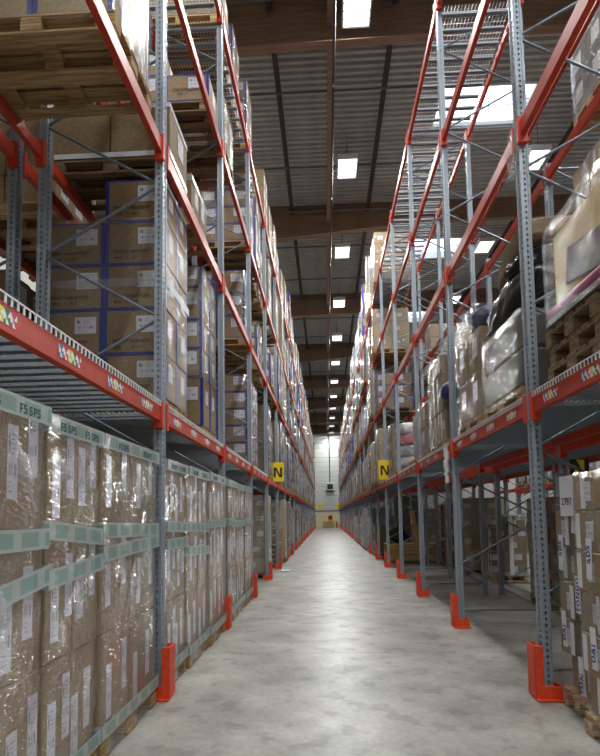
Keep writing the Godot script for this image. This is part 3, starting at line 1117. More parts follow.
func text_on(parent: Node3D, words: String, size: float, m: Material, at: Vector3, turn: Vector3, called := "lettering", wide := 1.0) -> void:
	var t := TextMesh.new()
	var f := SystemFont.new()
	f.font_names = PackedStringArray(["Droid Sans"])
	f.font_weight = 700
	t.font = f
	t.font_size = 32
	t.pixel_size = size / 32.0
	t.depth = 0.001
	t.text = words
	t.material = m
	var o := put(parent, called, t, at, turn)
	o.scale = Vector3(wide, 1, 1)

func goods_root(called: String, label: String, category: String, group: String, xfront: float, side: int, za: float, zb: float, y: float, depth := 1.2) -> Node3D:
	# za is the near end; the root stands at the middle of the base
	return thing(called, label, category, Vector3(xfront - side * depth / 2, y, (za + zb) / 2), group)

func carton_stack(o: Node3D, side: int, d: float, w: float, y0: float, tiers: Array, nx: int, nz: int, style: String, kraft: Material, close: bool, jit := 0.006, skip := []) -> void:
	var y := y0
	for ti in tiers.size():
		var h: float = tiers[ti]
		for ix in nx:
			for iz in nz:
				if [ti, ix, iz] in skip:
					continue
				var s := Vector3(d / nx - 0.008, h - 0.006, w / nz - 0.008)
				var at := Vector3((ix + 0.5) * d / nx - d / 2, y + h / 2, (iz + 0.5) * w / nz - w / 2)
				at += Vector3(rng.randf_range(-jit, jit), 0, rng.randf_range(-jit, jit) * 0.3)
				carton_node(o, s, at, rng.randf_range(-jit, jit) * 0.4, side, style, kraft, close)
		y += h

func left_floor_loads() -> void:
	var L := [
		[-3.36, -4.47, 2.06, "tall wrapped carton load with mint tape right before the nearest left upright"],
		[-2.68, -3.335, 2.06, "narrow wrapped carton load with slanting mint tape, second from the left edge"],
		[-1.93, -2.655, 2.08, "wrapped carton load with mint tape at the lower left edge of the picture"],
		[-4.74, -5.41, 2.04, "wrapped carton load with mint tape just behind the nearest left floor guard"],
		[-5.44, -6.32, 2.04, "wrapped carton load with mint tape, middle of the second floor bay left"],
		[-6.36, -7.28, 2.05, "wrapped carton load with mint tape ending the second floor bay left"],
		[-7.60, -8.34, 2.05, "wrapped carton load with mint tape starting the third floor bay left"],
		[-8.37, -9.18, 2.04, "wrapped carton load with mint tape, middle of the third floor bay left"],
		[-9.21, -10.05, 2.05, "wrapped carton load with mint tape ending the third floor bay left"]]
	for k in L.size():
		var l: Array = L[k]
		var w: float = l[0] - l[1]
		var d := 1.2
		var xf: float = -1.41 + [0.0, 0.0, 0.01, 0.0, 0.02, 0.04, 0.03, 0.02, 0.03][k]
		var o := goods_root("wrapped_carton_load", l[3], "pallet load", "mint-taped loads on the left floor", xf, 1, l[0], l[1], 0.0)
		var close := k < 6
		pallet(o, close, w * 0.97 / 0.8)
		var hh: float = l[2] - 0.15
		var b := hh * 0.325
		carton_stack(o, 1, d - 0.03, w - 0.03, 0.15, [b, (hh - b) * 0.52, (hh - b) * 0.48], 2, 2, "strip", M.kraft, close, 0.008)
		put(o, "stretch_wrap", film_shell(d - 0.012, w - 0.034, 0.03, l[2] - 0.01, M.film_tight, 0.010, 20 + k, 0.09))
		put(o, "tape_band", band(d + 0.03, w + 0.006, l[2] - 0.105, 0.095, 0.0, M.mint_tape))
		put(o, "tape_band", band(d + 0.03, w + 0.006, [1.37, 1.37, 1.36, 1.37, 1.35, 1.38, 1.37, 1.36, 1.38][k], 0.10, [0.01, 0.03, 0.0, 0.01, 0.015, 0.0, 0.02, 0.0, 0.01][k], M.mint_tape))
		if k < 5:
			put(o, "tape_band", band(d + 0.035, w + 0.008, [1.25, 1.17, 1.13, 1.22, 1.1][k], 0.10, [-0.02, -0.02, -0.05, 0.0, 0.02][k], M.mint_tape))
		put(o, "foot_band", band(d + 0.03, w + 0.006, 0.14, 0.09, 0.0, M.mint_tape))
		for j in 3 if k < 6 else 1:
			var ff := put(o, "film_fold", film_fold(rng.randf_range(0.18, 0.38), 40 + k * 5 + j), Vector3(d / 2 + 0.013, l[2] - [0.33, 0.26, 0.95][j] - rng.randf_range(0.0, 0.12), w * [-0.2, 0.28, 0.05][j]))
			ff.rotation.x = rng.randf_range(-0.5, 0.5) + (1.2 if j == 1 else 0.0)
		if k < 6:
			for j in 2:
				text_on(o, "F5 SP5", 0.062, M.ink_teal, Vector3(d / 2 + 0.0165, l[2] - 0.066, w * (0.22 - 0.45 * j)), Vector3(0, PI / 2, 0))

func left_stacks() -> void:
	# first shelf, bay behind the nearest upright: blue-taped cartons, five high
	var o := goods_root("blue_taped_load", "tall stack of kraft cartons with blue corner tape behind nearest left upright", "pallet load", "blue-taped carton loads", -1.49, 1, -4.95, -5.75, 2.475)
	pallet(o, true, 1.0)
	carton_stack(o, 1, 1.2, 0.8, 0.148, [0.44, 0.44, 0.44, 0.43, 0.42], 2, 2, "blue", M.kraft, true, 0.006, [[4, 0, 1], [4, 0, 0]])
	for ti in 5:
		for ix in 2:
			if ti == 4 and ix == 0:
				continue
			var bx := -0.3 + ix * 0.6
			text_on(o, "PPM-74106/0TORT", 0.042, M.ink, Vector3(bx - 0.03, 0.148 + ti * 0.44 + 0.125, 0.4045), Vector3.ZERO)
			text_on(o, "BOX  . 1 . /0.1.", 0.038, M.ink, Vector3(bx - 0.08, 0.148 + ti * 0.44 + 0.065, 0.4045), Vector3.ZERO)
	put(o, "stretch_wrap", film_shell(1.21, 0.81, 0.15, 1.92, M.film, 0.010, 4))
	put(o, "paper_band", band(1.235, 0.835, 1.24, 0.08, 0.0, M.clear_tape))
	# the same shelf, far end of the bay
	o = goods_root("blue_taped_load", "film-wrapped carton stack with blue tape, first left shelf, end of second bay", "pallet load", "blue-taped carton loads", -1.49, 1, -6.50, -7.30, 2.475)
	pallet(o, true, 1.0)
	carton_stack(o, 1, 1.2, 0.8, 0.148, [0.62, 0.36, 0.36, 0.42, 0.28], 2, 2, "blue", M.kraft, true, 0.008)
	put(o, "stretch_wrap", film_shell(1.21, 0.81, 0.75, 2.16, M.film_milky, 0.012, 5))
	# second shelf: large plain boxes, then a small one with pale tape
	o = goods_root("large_box_load", "two large plain kraft boxes side by side on the second left shelf", "pallet load", "plain box loads", -1.46, 1, -4.97, -5.62, 4.89)
	pallet(o, true, 0.8, 1.0, true)
	carton_stack(o, 1, 1.2, 0.65, 0.148, [0.55], 2, 1, "plain", M.kraft, true, 0.004)
	put(o, "pale_tape", band(1.206, 0.654, 0.155, 0.05, 0.0, M.tape_white))
	put(o, "pale_tape", band(1.206, 0.654, 0.645, 0.05, 0.0, M.tape_white))
	o = goods_root("large_box_load", "small kraft box load with pale green tape, second left shelf, second bay", "pallet load", "plain box loads", -1.46, 1, -5.95, -6.72, 4.89)
	pallet(o, true, 0.95)
	carton_stack(o, 1, 1.15, 0.76, 0.148, [0.48], 2, 2, "plain", M.kraft, true, 0.004)
	put(o, "pale_tape", band(1.16, 0.77, 0.53, 0.06, 0.0, M.mint_tape))
	put(o, "pale_tape", band(1.16, 0.77, 0.15, 0.05, 0.0, M.mint_tape))
	# second shelf, nearest bay: the pallet seen from below
	o = goods_root("pale_box_load", "pallet seen from below at the top left with pale boxes on it", "pallet load", "", -1.40, 1, -3.44, -4.24, 4.89)
	pallet(o, true, 1.0)
	carton_stack(o, 1, 1.16, 0.76, 0.148, [0.42, 0.42], 2, 2, "blue", M.kraft_light, true, 0.006)
	put(o, "stretch_wrap", film_shell(1.18, 0.78, 0.10, 1.0, M.film_loose, 0.010, 6))
	# third shelf, end of the bay
	o = goods_root("blue_taped_load", "short stepped stack of blue-taped cartons on the third left shelf, second bay", "pallet load", "blue-taped carton loads", -1.44, 1, -6.72, -7.32, 6.89)
	pallet(o, true, 0.72, 1.0, true)
	carton_stack(o, 1, 1.18, 0.58, 0.148, [0.38, 0.33], 2, 1, "blue", M.kraft, true, 0.004, [[1, 1, 0]])
	text_on(o, "PPM-74106/0TORT", 0.042, M.ink, Vector3(0.28, 0.31, 0.294), Vector3.ZERO)
	text_on(o, "BOX  . 1 .", 0.038, M.ink, Vector3(0.24, 0.25, 0.294), Vector3.ZERO)

# ---- a family of simpler loads for the rest of the racks
func style_of(kind: int) -> Dictionary:
	return [
		{"name": "blue_taped_load", "words": "kraft cartons with blue tape", "style": "blue", "kraft": M.kraft, "film": M.film, "far": [M.kraft_wrapped, M.tape_blue]},
		{"name": "wrapped_carton_load", "words": "film-wrapped brown cartons", "style": "plain", "kraft": M.kraft_dark, "film": M.film_milky, "far": [M.brown_wrapped, M.pale_wrapped]},
		{"name": "pale_wrapped_load", "words": "pale film-wrapped load", "style": "white", "kraft": M.kraft_light, "film": M.film_milky, "far": [M.pale_wrapped, M.grey_wrapped]},
		{"name": "plain_box_load", "words": "plain kraft boxes", "style": "plain", "kraft": M.kraft, "film": null, "far": [M.kraft_wrapped, M.pale_wrapped]},
		{"name": "white_labelled_load", "words": "white-labelled brown cartons", "style": "white", "kraft": M.kraft, "film": M.film, "far": [M.kraft_wrapped, M.pale_wrapped]},
		{"name": "grey_wrapped_load", "words": "grey film-wrapped goods", "style": "plain", "kraft": M.grey_slab, "film": M.film_milky, "far": [M.grey_wrapped, M.pale_wrapped]},
		{"name": "red_marked_load", "words": "red-marked cartons", "style": "red", "kraft": M.kraft_light, "film": M.film, "far": [M.pale_wrapped, M.red_wrapped]}][kind]

const LEVEL_WORDS := ["on the floor", "first shelf", "second shelf", "third shelf", "top shelf"]
func slot_load(kind: int, where: String, group: String, xf: float, side: int, za: float, zb: float, y: float, h: float, lod: int) -> void:
	var s := style_of(kind)
	var w := za - zb
	var o := goods_root(s.name, "%s, %s" % [s.words, where], "pallet load", group, xf, side, za, zb, y)
	if lod == 1:
		pallet(o, false, w / 0.8, 1.0, rng.randf() < 0.4)
		var tiers := []
		var th := rng.randf_range(0.30, 0.46)
		var n := maxi(1, int(round((h - 0.15) / th)))
		for k in n:
			tiers.append((h - 0.15) / n)
		carton_stack(o, side, 1.19, w - 0.01, 0.148, tiers, 2, 2, s.style, s.kraft, false, 0.008)
		if s.film:
			put(o, "stretch_wrap", film_shell(1.205, w + 0.005, 0.10, h - 0.01, s.film, 0.014, rng.randi() % 1000, 0.14))
	else:
		var v := rng.randi() % 3
		var hk := snappedf(h, 0.3)
		var key := "far_%d_%d_%.1f_%d_%.2f" % [kind, v, hk, side, w]
		if not cache.has(key):
			var m := {}
			goods_into(m, Vector3.ZERO, kind, side, w, hk)
			var am := ArrayMesh.new()
			for q in m:
				m[q].into(am, q)
			cache[key] = am
		o.queue_free()
		remove_child(o)
		var mi := put(self, o.name, cache[key], o.position)
		tag(mi, o.get_meta("label"), "pallet load", group)

func mb_for(m: Dictionary, mt: Material) -> MB:
	if not m.has(mt):
		m[mt] = MB.new()
	return m[mt]

func goods_into(m: Dictionary, at: Vector3, kind: int, side: int, w: float, h: float) -> void:
	# pallet, cartons with gaps, labels and loose film of one distant load
	var s := style_of(kind)
	var pw := mb_for(m, M.pallet_wood)
	pw.box(at + Vector3(0, 0.133, 0), Vector3(1.2, 0.022, w))
	for z in [-0.43, 0.0, 0.43]:
		pw.box(at + Vector3(0, 0.05, z * w), Vector3(1.2, 0.10, 0.12))
	var n := maxi(1, int(round((h - 0.15) / rng.randf_range(0.3, 0.5))))
	var th := (h - 0.15) / n
	for k in n:
		var y := 0.15 + th * (k + 0.5)
		for iz in 2:
			var body := mb_for(m, s.far[0] if rng.randf() < 0.75 else (M.kraft if rng.randf() < 0.5 else M.pale_wrapped))
			var zz := (iz - 0.5) * w * 0.5
			var px := rng.randf_range(-0.012, 0.012)
			body.box(at + Vector3(px, y, zz), Vector3(1.18, th - 0.012, w / 2 - 0.012))
			var lm := mb_for(m, M.paper)
			if rng.randf() < 0.75:
				plate(lm, side, at + Vector3(side * 0.592 + px, y + 0.02, zz + rng.randf_range(-0.07, 0.07)), 0.16, minf(0.2, th * 0.6), "x")
			if rng.randf() < 0.6 and iz == 1:
				plate(lm, side, at + Vector3(side * 0.35 + px, y + 0.02, zz + w / 4 - 0.006), 0.2, minf(0.16, th * 0.5), "z")
			if kind in [0, 6] and rng.randf() < 0.8:
				var tm := mb_for(m, s.far[1])
				tm.box(at + Vector3(side * 0.588 + px, y, zz + w * 0.22), Vector3(0.02, th * 0.96, 0.05))
				tm.box(at + Vector3(side * 0.566 + px, y, zz + w * 0.247), Vector3(0.06, th * 0.96, 0.01))
				tm.box(at + Vector3(side * 0.30 + px, y - th * 0.45, w * 0.497), Vector3(0.56, 0.04, 0.006))
	if kind in [1, 2, 5] or rng.randf() < 0.5:
		var fm := mb_for(m, M.white_wrap)
		for k in 4:
			var y := rng.randf_range(0.3, h - 0.2)
			fm.box(at + Vector3(side * 0.603, y, rng.randf_range(-0.3, 0.3) * w), Vector3(0.012, rng.randf_range(0.2, 0.6), rng.randf_range(0.03, 0.13)), Basis(Vector3.RIGHT, rng.randf_range(-0.4, 0.4)))

func fill_racks() -> void:
	# left rack: bay b lies between uprights b and b+1
	var gap := BAY - 0.12
	for b in range(1, 11):
		for lv in 5:
			for s in 3:
				if lv == 0 and b <= 2:
					continue
				if b == 1 and lv in [1, 2]:
					continue
				if b == 1 and lv == 3 and s == 2:
					continue
				if b == 1 and lv == 3 and s == 1:
					continue
				if b == 3 and lv == 0 and s == 2:
					continue
				var za := Z0 - BAY * b - 0.12 - s * 0.875
				var zb := za - 0.80
				var y: float = 0.0 if lv == 0 else LEV[lv - 1] + 0.07
				var h := rng.randf_range(0.95, 1.78)
				if lv == 0:
					h = [1.75, 2.05, 1.45, 1.6][rng.randi() % 4]
				if lv == 1:
					h = rng.randf_range(1.7, 2.15)
				var kind: int = [0, 0, 0, 1, 2, 3, 4][rng.randi() % 7]
				if b == 2 and lv in [1, 2, 3]:
					kind = 0
				if lv == 0:
					kind = [2, 1, 2, 4, 6, 1][rng.randi() % 6]
				if b == 3 and lv == 0:
					kind = 2 if s == 0 else 4
					h = 2.04 if s == 0 else 1.45
				if b == 4 and lv == 0 and s < 2:
					continue
				if rng.randf() < 0.17 and b > 1:
					continue
				if b == 1 and lv == 3:
					h = 0.9
				var where := "left rack %s, bay %s, %s slot" % [LEVEL_WORDS[lv], ["one", "two", "three", "four", "five", "six", "seven", "eight", "nine", "ten", "eleven"][b], ["nearer", "middle", "farther"][s]]
				slot_load(kind, where, "loads of the left rack, " + LEVEL_WORDS[lv], -1.47 + (rng.randf_range(0.02, 0.14) if b >= 4 else (rng.randf_range(-0.16, 0.09) if lv != 1 else rng.randf_range(-0.10, 0.0))), 1, za, zb, y, h, 1 if b <= 5 else 2)
	# right rack: the near bays hold goods on the first shelf only
	for b in range(4, 11):
		for lv in 5:
			for s in 3:
				if lv == 0 and b < 6:
					continue
				if lv == 1 and b == 4 and s == 0:
					continue
				if lv == 4 and b == 4 and s == 0:
					continue
				if lv in [2, 3] and b == 4 and s < 2:
					continue
				var za := Z0 - BAY * b - 0.12 - s * 0.875
				var y: float = 0.0 if lv == 0 else LEV[lv - 1] + 0.07
				var h := rng.randf_range(1.3, 1.8)
				if lv == 4:
					h = rng.randf_range(1.6, 2.3)
				var kind: int = [2, 1, 2, 5, 4, 0, 6, 2][rng.randi() % 8]
				if rng.randf() < 0.08:
					continue
				var where := "right rack %s, bay %s, %s slot" % [LEVEL_WORDS[lv], ["one", "two", "three", "four", "five", "six", "seven", "eight", "nine", "ten", "eleven"][b], ["nearer", "middle", "farther"][s]]
				slot_load(kind, where, "loads of the right rack, " + LEVEL_WORDS[lv], 1.79 - (rng.randf_range(0.02, 0.16)), -1, za, za - 0.80, y, h, 1 if b <= 5 else 2)
	# beyond that the loads are a few pixels each
	for sd in [1, -1]:
		var m := {}
		for b in range(11, 23):
			for lv in 5:
				for s in 3:
					if rng.randf() < 0.08:
						continue
					var za := Z0 - BAY * b - 0.12 - s * 0.875
					var y: float = 0.0 if lv == 0 else LEV[lv - 1] + 0.07
					var kind: int = [2, 1, 2, 5, 4, 0, 6, 3][rng.randi() % 8]
					var xf := -1.47 + rng.randf_range(0.02, 0.15) if sd > 0 else 1.79 - rng.randf_range(0.02, 0.17)
					goods_into(m, Vector3(xf - sd * 0.6, y, za - 0.41), kind, sd, 0.80, rng.randf_range(1.0, 1.85))
		var am := ArrayMesh.new()
		for q in m:
			m[q].into(am, q)
		var o := put(self, "distant_load_rows", am)
		if sd < 0:
			o.name = "distant_load_rows_001"
		tag(o, "crowded pallet loads at the far end of the %s rack" % ("left" if sd > 0 else "right"), "pallet loads", "", "stuff")

# ------------------------------------------------------------------ the right-hand side's own goods
func blob(d: float, h: float, w: float, amp: float, sd: int, m: Material, power := 4.0, taper := 0.0) -> ArrayMesh:
	# a soft bale: rounded box with dents
	var f := FastNoiseLite.new()
	f.seed = sd
	f.frequency = 1.9
	f.fractal_octaves = 4
	var rows := []
	for r in 19:
		var ph := -PI / 2 + PI * r / 18.0
		var row := []
		for c in 33:
			var th := -TAU * c / 32.0
			var p := Vector3(cos(ph) * cos(th), sin(ph), cos(ph) * sin(th))
			var q := pow(pow(absf(p.x), power) + pow(absf(p.y), power) + pow(absf(p.z), power), 1.0 / power)
			p /= q
			var e := Vector3(p.x * d / 2, p.y * h / 2, p.z * w / 2)
			var k := 1.0 + f.get_noise_3d(e.x * 2.0 + sd, e.y * 2.6, e.z * 2.0) * amp
			e = Vector3(e.x * k, e.y * (1.0 + (k - 1.0) * 0.6), e.z * k)
			e.y = maxf(e.y, -h / 2)
			e.y += taper * (e.z / w) * maxf(0.0, e.y + h / 2) / h
			row.append(e + Vector3(0, h / 2, 0))
		rows.append(row)
	var mb := MB.new()
	mb.grid(rows, true)
	return mesh_of(mb, m)

func right_goods() -> void:
	var y := 2.475
	# nearest bay: three bare pallets with a wrapped load of cream boards on them
	for k in 3:
		var p := thing("empty_pallet", "bare wooden pallet, %s of the three stacked on the near right shelf" % ["lowest", "middle one", "topmost"][k], "pallet", Vector3(2.345 + [0.0, 0.012, 0.0][k], y + k * 0.1445, -3.83 + [0.0, 0.02, -0.015][k]), "pallets stacked on the near right shelf")
		for b in pallet_boards():
			var key := "bare%.3f_%.3f_%.3f" % [b[1].x, b[1].y, b[1].z]
			if not cache.has(key):
				var m := MB.new()
				m.cbox(Vector3.ZERO, b[1], 0.003)
				cache[key] = mesh_of(m, M.pallet_wood_grey)
			put(p, b[0], cache[key], b[2])
	var o := thing("wrapped_board_load", "cream boards and a magenta roll under clear film above the bare pallets", "pallet load", Vector3(2.31, y + 0.4345, -3.72))
	var mb := MB.new()
	mb.cbox(Vector3(0, 0.03, 0), Vector3(1.16, 0.05, 0.94), 0.006)
	build(o, "base_sheet", mb, M.grey_slab)
	mb = MB.new()
	mb.tube(Vector3(-0.54, 0.10, -0.44), Vector3(-0.54, 0.10, 0.46), 0.045, 14)
	build(o, "magenta_roll", mb, M.magenta)
	for k in 5:
		mb = MB.new()
		mb.cbox(Vector3(-0.40 + k * 0.235, 0.40 + 0.01 * (k % 2), 0.0), Vector3(0.20, 0.68 - 0.03 * (k % 3), 0.92), 0.012)
		build(o, "cream_board", mb, M.cream_foam)
	mb = MB.new()
	mb.cbox(Vector3(-0.512, 0.33, 0.12), Vector3(0.02, 0.26, 0.66), 0.004, Basis(Vector3.RIGHT, 0.18))
	build(o, "grey_sheet", mb, M.grey_slab)
	put(o, "stretch_wrap", film_shell(1.17, 0.945, 0.0, 0.765, M.film_loose, 0.008, 71, 0.09))
	# behind the nearest right upright: slabs with dark bags on them
	o = thing("dark_bag_load", "dark plastic bags piled on grey wrapped slabs behind the nearest right upright", "pallet load", Vector3(2.345, y, -5.38))
	pallet(o, true, 1.45)
	mb = MB.new()
	mb.cbox(Vector3(0, 0.325, 0), Vector3(1.17, 0.35, 1.18), 0.03)
	build(o, "grey_slab", mb, M.grey_slab)
	mb = MB.new()
	mb.cbox(Vector3(0.01, 0.665, -0.01), Vector3(1.15, 0.32, 1.15), 0.03, Basis(Vector3.UP, 0.012))
	build(o, "grey_slab", mb, M.grey_slab)
	put(o, "dark_bag", blob(1.16, 0.44, 1.14, 0.14, 83, M.black_bag, 4.0, 0.22), Vector3(-0.02, 0.82, 0.0))
	put(o, "dark_bag", blob(1.04, 0.30, 0.62, 0.18, 85, M.black_bag, 3.0), Vector3(0.0, 1.24, 0.22))
	put(o, "grey_bag", blob(0.95, 0.26, 0.5, 0.16, 84, M.grey_slab, 3.2), Vector3(0.05, 1.16, -0.28))
	var tc := put(o, "top_carton", blob(1.0, 0.26, 0.86, 0.04, 99, M.kraft_dark, 10.0), Vector3(0, 1.42, 0.12))
	tc.rotation.x = -0.24
	put(o, "stretch_wrap", film_shell(1.2, 1.21, 0.08, 0.84, M.film_loose, 0.008, 73, 0.08))
	# two mixed carton loads
	o = thing("mixed_carton_load", "wrapped brown cartons with a dark sack on top, first right shelf", "pallet load", Vector3(2.345, y, -6.62))
	pallet(o, true, 1.3)
	carton_stack(o, -1, 1.16, 0.98, 0.148, [0.52, 0.50], 2, 2, "plain", M.kraft_dark, true, 0.02)
	put(o, "dark_sack", blob(0.98, 0.34, 0.86, 0.14, 86, M.black_bag, 3.0), Vector3(0, 1.17, 0))
	put(o, "blue_sack", blob(0.5, 0.3, 0.4, 0.14, 87, M.blue_bag, 2.4), Vector3(-0.3, 1.2, 0.2))
	put(o, "stretch_wrap", film_shell(1.19, 1.02, 0.05, 1.42, M.film_loose, 0.025, 74, 0.08))
	o = thing("mixed_carton_load", "tall wrapped cartons and paper under loose film, third bay of first right shelf", "pallet load", Vector3(2.345, y, -8.50))
	pallet(o, true, 1.35)
	carton_stack(o, -1, 1.16, 1.0, 0.148, [0.42, 0.58, 0.26], 2, 2, "white", M.kraft, true, 0.02)
	put(o, "blue_sack", blob(0.34, 0.34, 0.34, 0.06, 88, M.blue_bag, 2.0), Vector3(-0.48, 0.62, 0.66))
	put(o, "stretch_wrap", film_shell(1.19, 1.06, 0.05, 1.43, M.film_milky, 0.025, 75, 0.08))
	o = thing("carton_load", "low brown cartons beside the third right upright on the first shelf", "pallet load", Vector3(2.345, y, -9.70))
	pallet(o, true, 1.0)
	carton_stack(o, -1, 1.16, 0.76, 0.148, [0.42, 0.40], 2, 1, "plain", M.kraft_dark, true, 0.01)
	put(o, "stretch_wrap", film_shell(1.18, 0.79, 0.05, 0.97, M.film_milky, 0.03, 76, 0.09))
	o = thing("white_bale", "tall white wrapped bale standing on the first right shelf", "bale", Vector3(2.25, y, -11.35))
	pallet(o, true, 1.0, 0.75)
	put(o, "bale_body", blob(0.72, 1.02, 0.8, 0.02, 89, M.white_wrap, 9.0), Vector3(0, 0.146, 0))
	mb = MB.new()
	mb.box(Vector3(-0.2, 1.169, 0.1), Vector3(0.5, 0.004, 0.06))
	build(o, "tape", mb, M.tape_white)
	o = thing("printed_bag_load", "pale bags with red print beside the yellow sign, first right shelf", "pallet load", Vector3(2.345, y, -13.65))
	pallet(o, true, 1.0)
	for k in 4:
		put(o, "bag", blob(1.08, 0.34, 0.8, 0.10, 90 + k, M.white_wrap if k != 2 else M.pink_print, 4.0), Vector3(0, 0.14 + k * 0.28, 0))
	put(o, "stretch_wrap", film_shell(1.1, 0.82, 0.05, 1.2, M.film_loose, 0.03, 77, 0.1))
	o = thing("carton_load", "brown wrapped cartons right behind the printed bags, first right shelf", "pallet load", Vector3(2.35, y, -14.75))
	pallet(o, false, 1.0)
	carton_stack(o, -1, 1.16, 0.78, 0.148, [0.45, 0.45, 0.4], 2, 2, "plain", M.kraft_dark, false, 0.01)
	put(o, "stretch_wrap", film_shell(1.18, 0.81, 0.05, 1.44, M.film_milky, 0.03, 78, 0.12))
	# floor, nearest bay: bulging loads of small cartons with blue-lettered tape
	for k in 2:
		var za: float = [-3.99, -3.02][k]
		var zb: float = [-4.44, -3.90][k]
		var w := za - zb
		var xf: float = [1.83, 1.74][k]
		o = goods_root("lettered_tape_load", ["small wrapped cartons with blue-lettered tape beside the nearest right guard", "bulging wrapped carton load with blue-lettered tape at the lower right edge"][k], "pallet load", "small-carton loads on the right floor", xf, -1, za, zb, 0.0)
		pallet(o, true, w / 0.8)
		carton_stack(o, -1, 1.16, w - 0.03, 0.148, [0.27, 0.27, 0.28, 0.27, 0.27, 0.26], 3, 2 if k == 0 else 3, "white", M.kraft, true, 0.05)
		for j in 5:
			mb = MB.new()
			var zz := w * (0.30 if j % 2 == 0 else -0.26)
			mb.box(Vector3(-0.614, 0.32 + j * 0.29, zz), Vector3(0.003, 0.27, 0.075), Basis(Vector3.RIGHT, 0.05 * (j - 2)))
			build(o, "lettered_tape", mb, M.tape_white)
			text_on(o, "TONGO" if j % 2 == 0 else "OADS", 0.072, M.ink_blue, Vector3(-0.6165, 0.32 + j * 0.29, zz), Vector3(0.05 * (j - 2), -PI / 2, PI / 2))
		for j in 2:
			mb = MB.new()
			mb.box(Vector3(-0.15 + 0.5 * j, 0.9, w / 2 + 0.002), Vector3(0.06, 1.45, 0.003))
			build(o, "lettered_tape", mb, M.tape_white)
			text_on(o, "TONGO  OADS  TONGO", 0.055, M.ink_blue, Vector3(-0.15 + 0.5 * j, 0.9, w / 2 + 0.0045), Vector3(0, 0, PI / 2))
		put(o, "stretch_wrap", film_shell(1.20, w - 0.03, 0.06, 1.77, M.film, 0.020, 95 + k, 0.06))
	var sheet := MB.new()
	sheet.box(Vector3.ZERO, Vector3(0.002, 0.30, 0.22))
	tag(build(self, "paper_notice", sheet, M.paper, Vector3(1.788, 1.62, -4.12)), "white paper sheet stuck on the small-carton load", "paper")
	var pn: Node3D = get_node("paper_notice")
	text_on(pn, "2797", 0.075, M.ink, Vector3(-0.002, -0.04, 0.0), Vector3(0, -PI / 2, 0))
	# floor farther on: a long timber crate, sacks, a grey column behind
	o = thing("timber_crate", "long pale timber crate lying on the floor across the right rack", "crate", Vector3(3.0, 0, -17.35))
	for j in 3:
		for k in 2:
			mb = MB.new()
			mb.cbox(Vector3(0, 0.17 + j * 0.165, 0.42 * (1 if k == 0 else -1)), Vector3(2.3, 0.158, 0.03), 0.004)
			build(o, "side_plank", mb, M.crate_wood)
	for j in 4:
		mb = MB.new()
		mb.cbox(Vector3(0, 0.595, -0.33 + j * 0.22), Vector3(2.3, 0.03, 0.21), 0.004)
		build(o, "lid_plank", mb, M.crate_wood)
	for x in [-1.1, 0.0, 1.1]:
		mb = MB.new()
		mb.cbox(Vector3(x, 0.04, 0), Vector3(0.12, 0.08, 0.86), 0.005)
		build(o, "skid", mb, M.pallet_wood)
		mb = MB.new()
		mb.cbox(Vector3(x, 0.33, 0.447), Vector3(0.10, 0.5, 0.02), 0.004)
		build(o, "batten", mb, M.crate_wood)
	o = thing("black_sack", "black plastic sack slumped on the timber crate", "sack", Vector3(2.25, 0.61, -17.35))
	put(o, "sack_body", blob(0.6, 0.5, 0.5, 0.2, 97, M.black_bag, 2.6))
	put(o, "sack_neck", blob(0.16, 0.2, 0.16, 0.2, 98, M.black_bag, 2.2), Vector3(0.05, 0.44, 0))
	o = thing("timber_offcut", "splintered pale timber offcut leaning on the crate", "timber", Vector3(2.75, 0.62, -17.2))
	mb = MB.new()
	mb.cbox(Vector3(0, 0.5, 0), Vector3(0.16, 1.0, 0.04), 0.006, Basis(Vector3.BACK, 0.13))
	mb.cbox(Vector3(0.1, 0.3, 0.03), Vector3(0.10, 0.6, 0.03), 0.006, Basis(Vector3.BACK, -0.2))
	build(o, "plank", mb, M.crate_wood)
	o = thing("tall_panel_crate", "tall plain grey panel crate standing upright behind the timber crate", "crate", Vector3(2.84, 0, -19.35))
	for k in 3:
		mb = MB.new()
		mb.cbox(Vector3(-0.28 + k * 0.28, 1.12, 0), Vector3(0.272, 2.1, 0.62), 0.01)
		build(o, "panel", mb, M.grey_column)
	for x in [-0.3, 0.3]:
		mb = MB.new()
		mb.cbox(Vector3(x, 0.035, 0), Vector3(0.12, 0.07, 0.62), 0.005)
		build(o, "skid", mb, M.pallet_wood)
	o = thing("carton_load", "brown wrapped cartons on the floor just past the timber crate", "pallet load", Vector3(2.33, 0, -20.6))
	pallet(o, false, 1.0)
	carton_stack(o, -1, 1.1, 0.76, 0.148, [0.5, 0.5], 2, 2, "plain", M.kraft, false, 0.01)

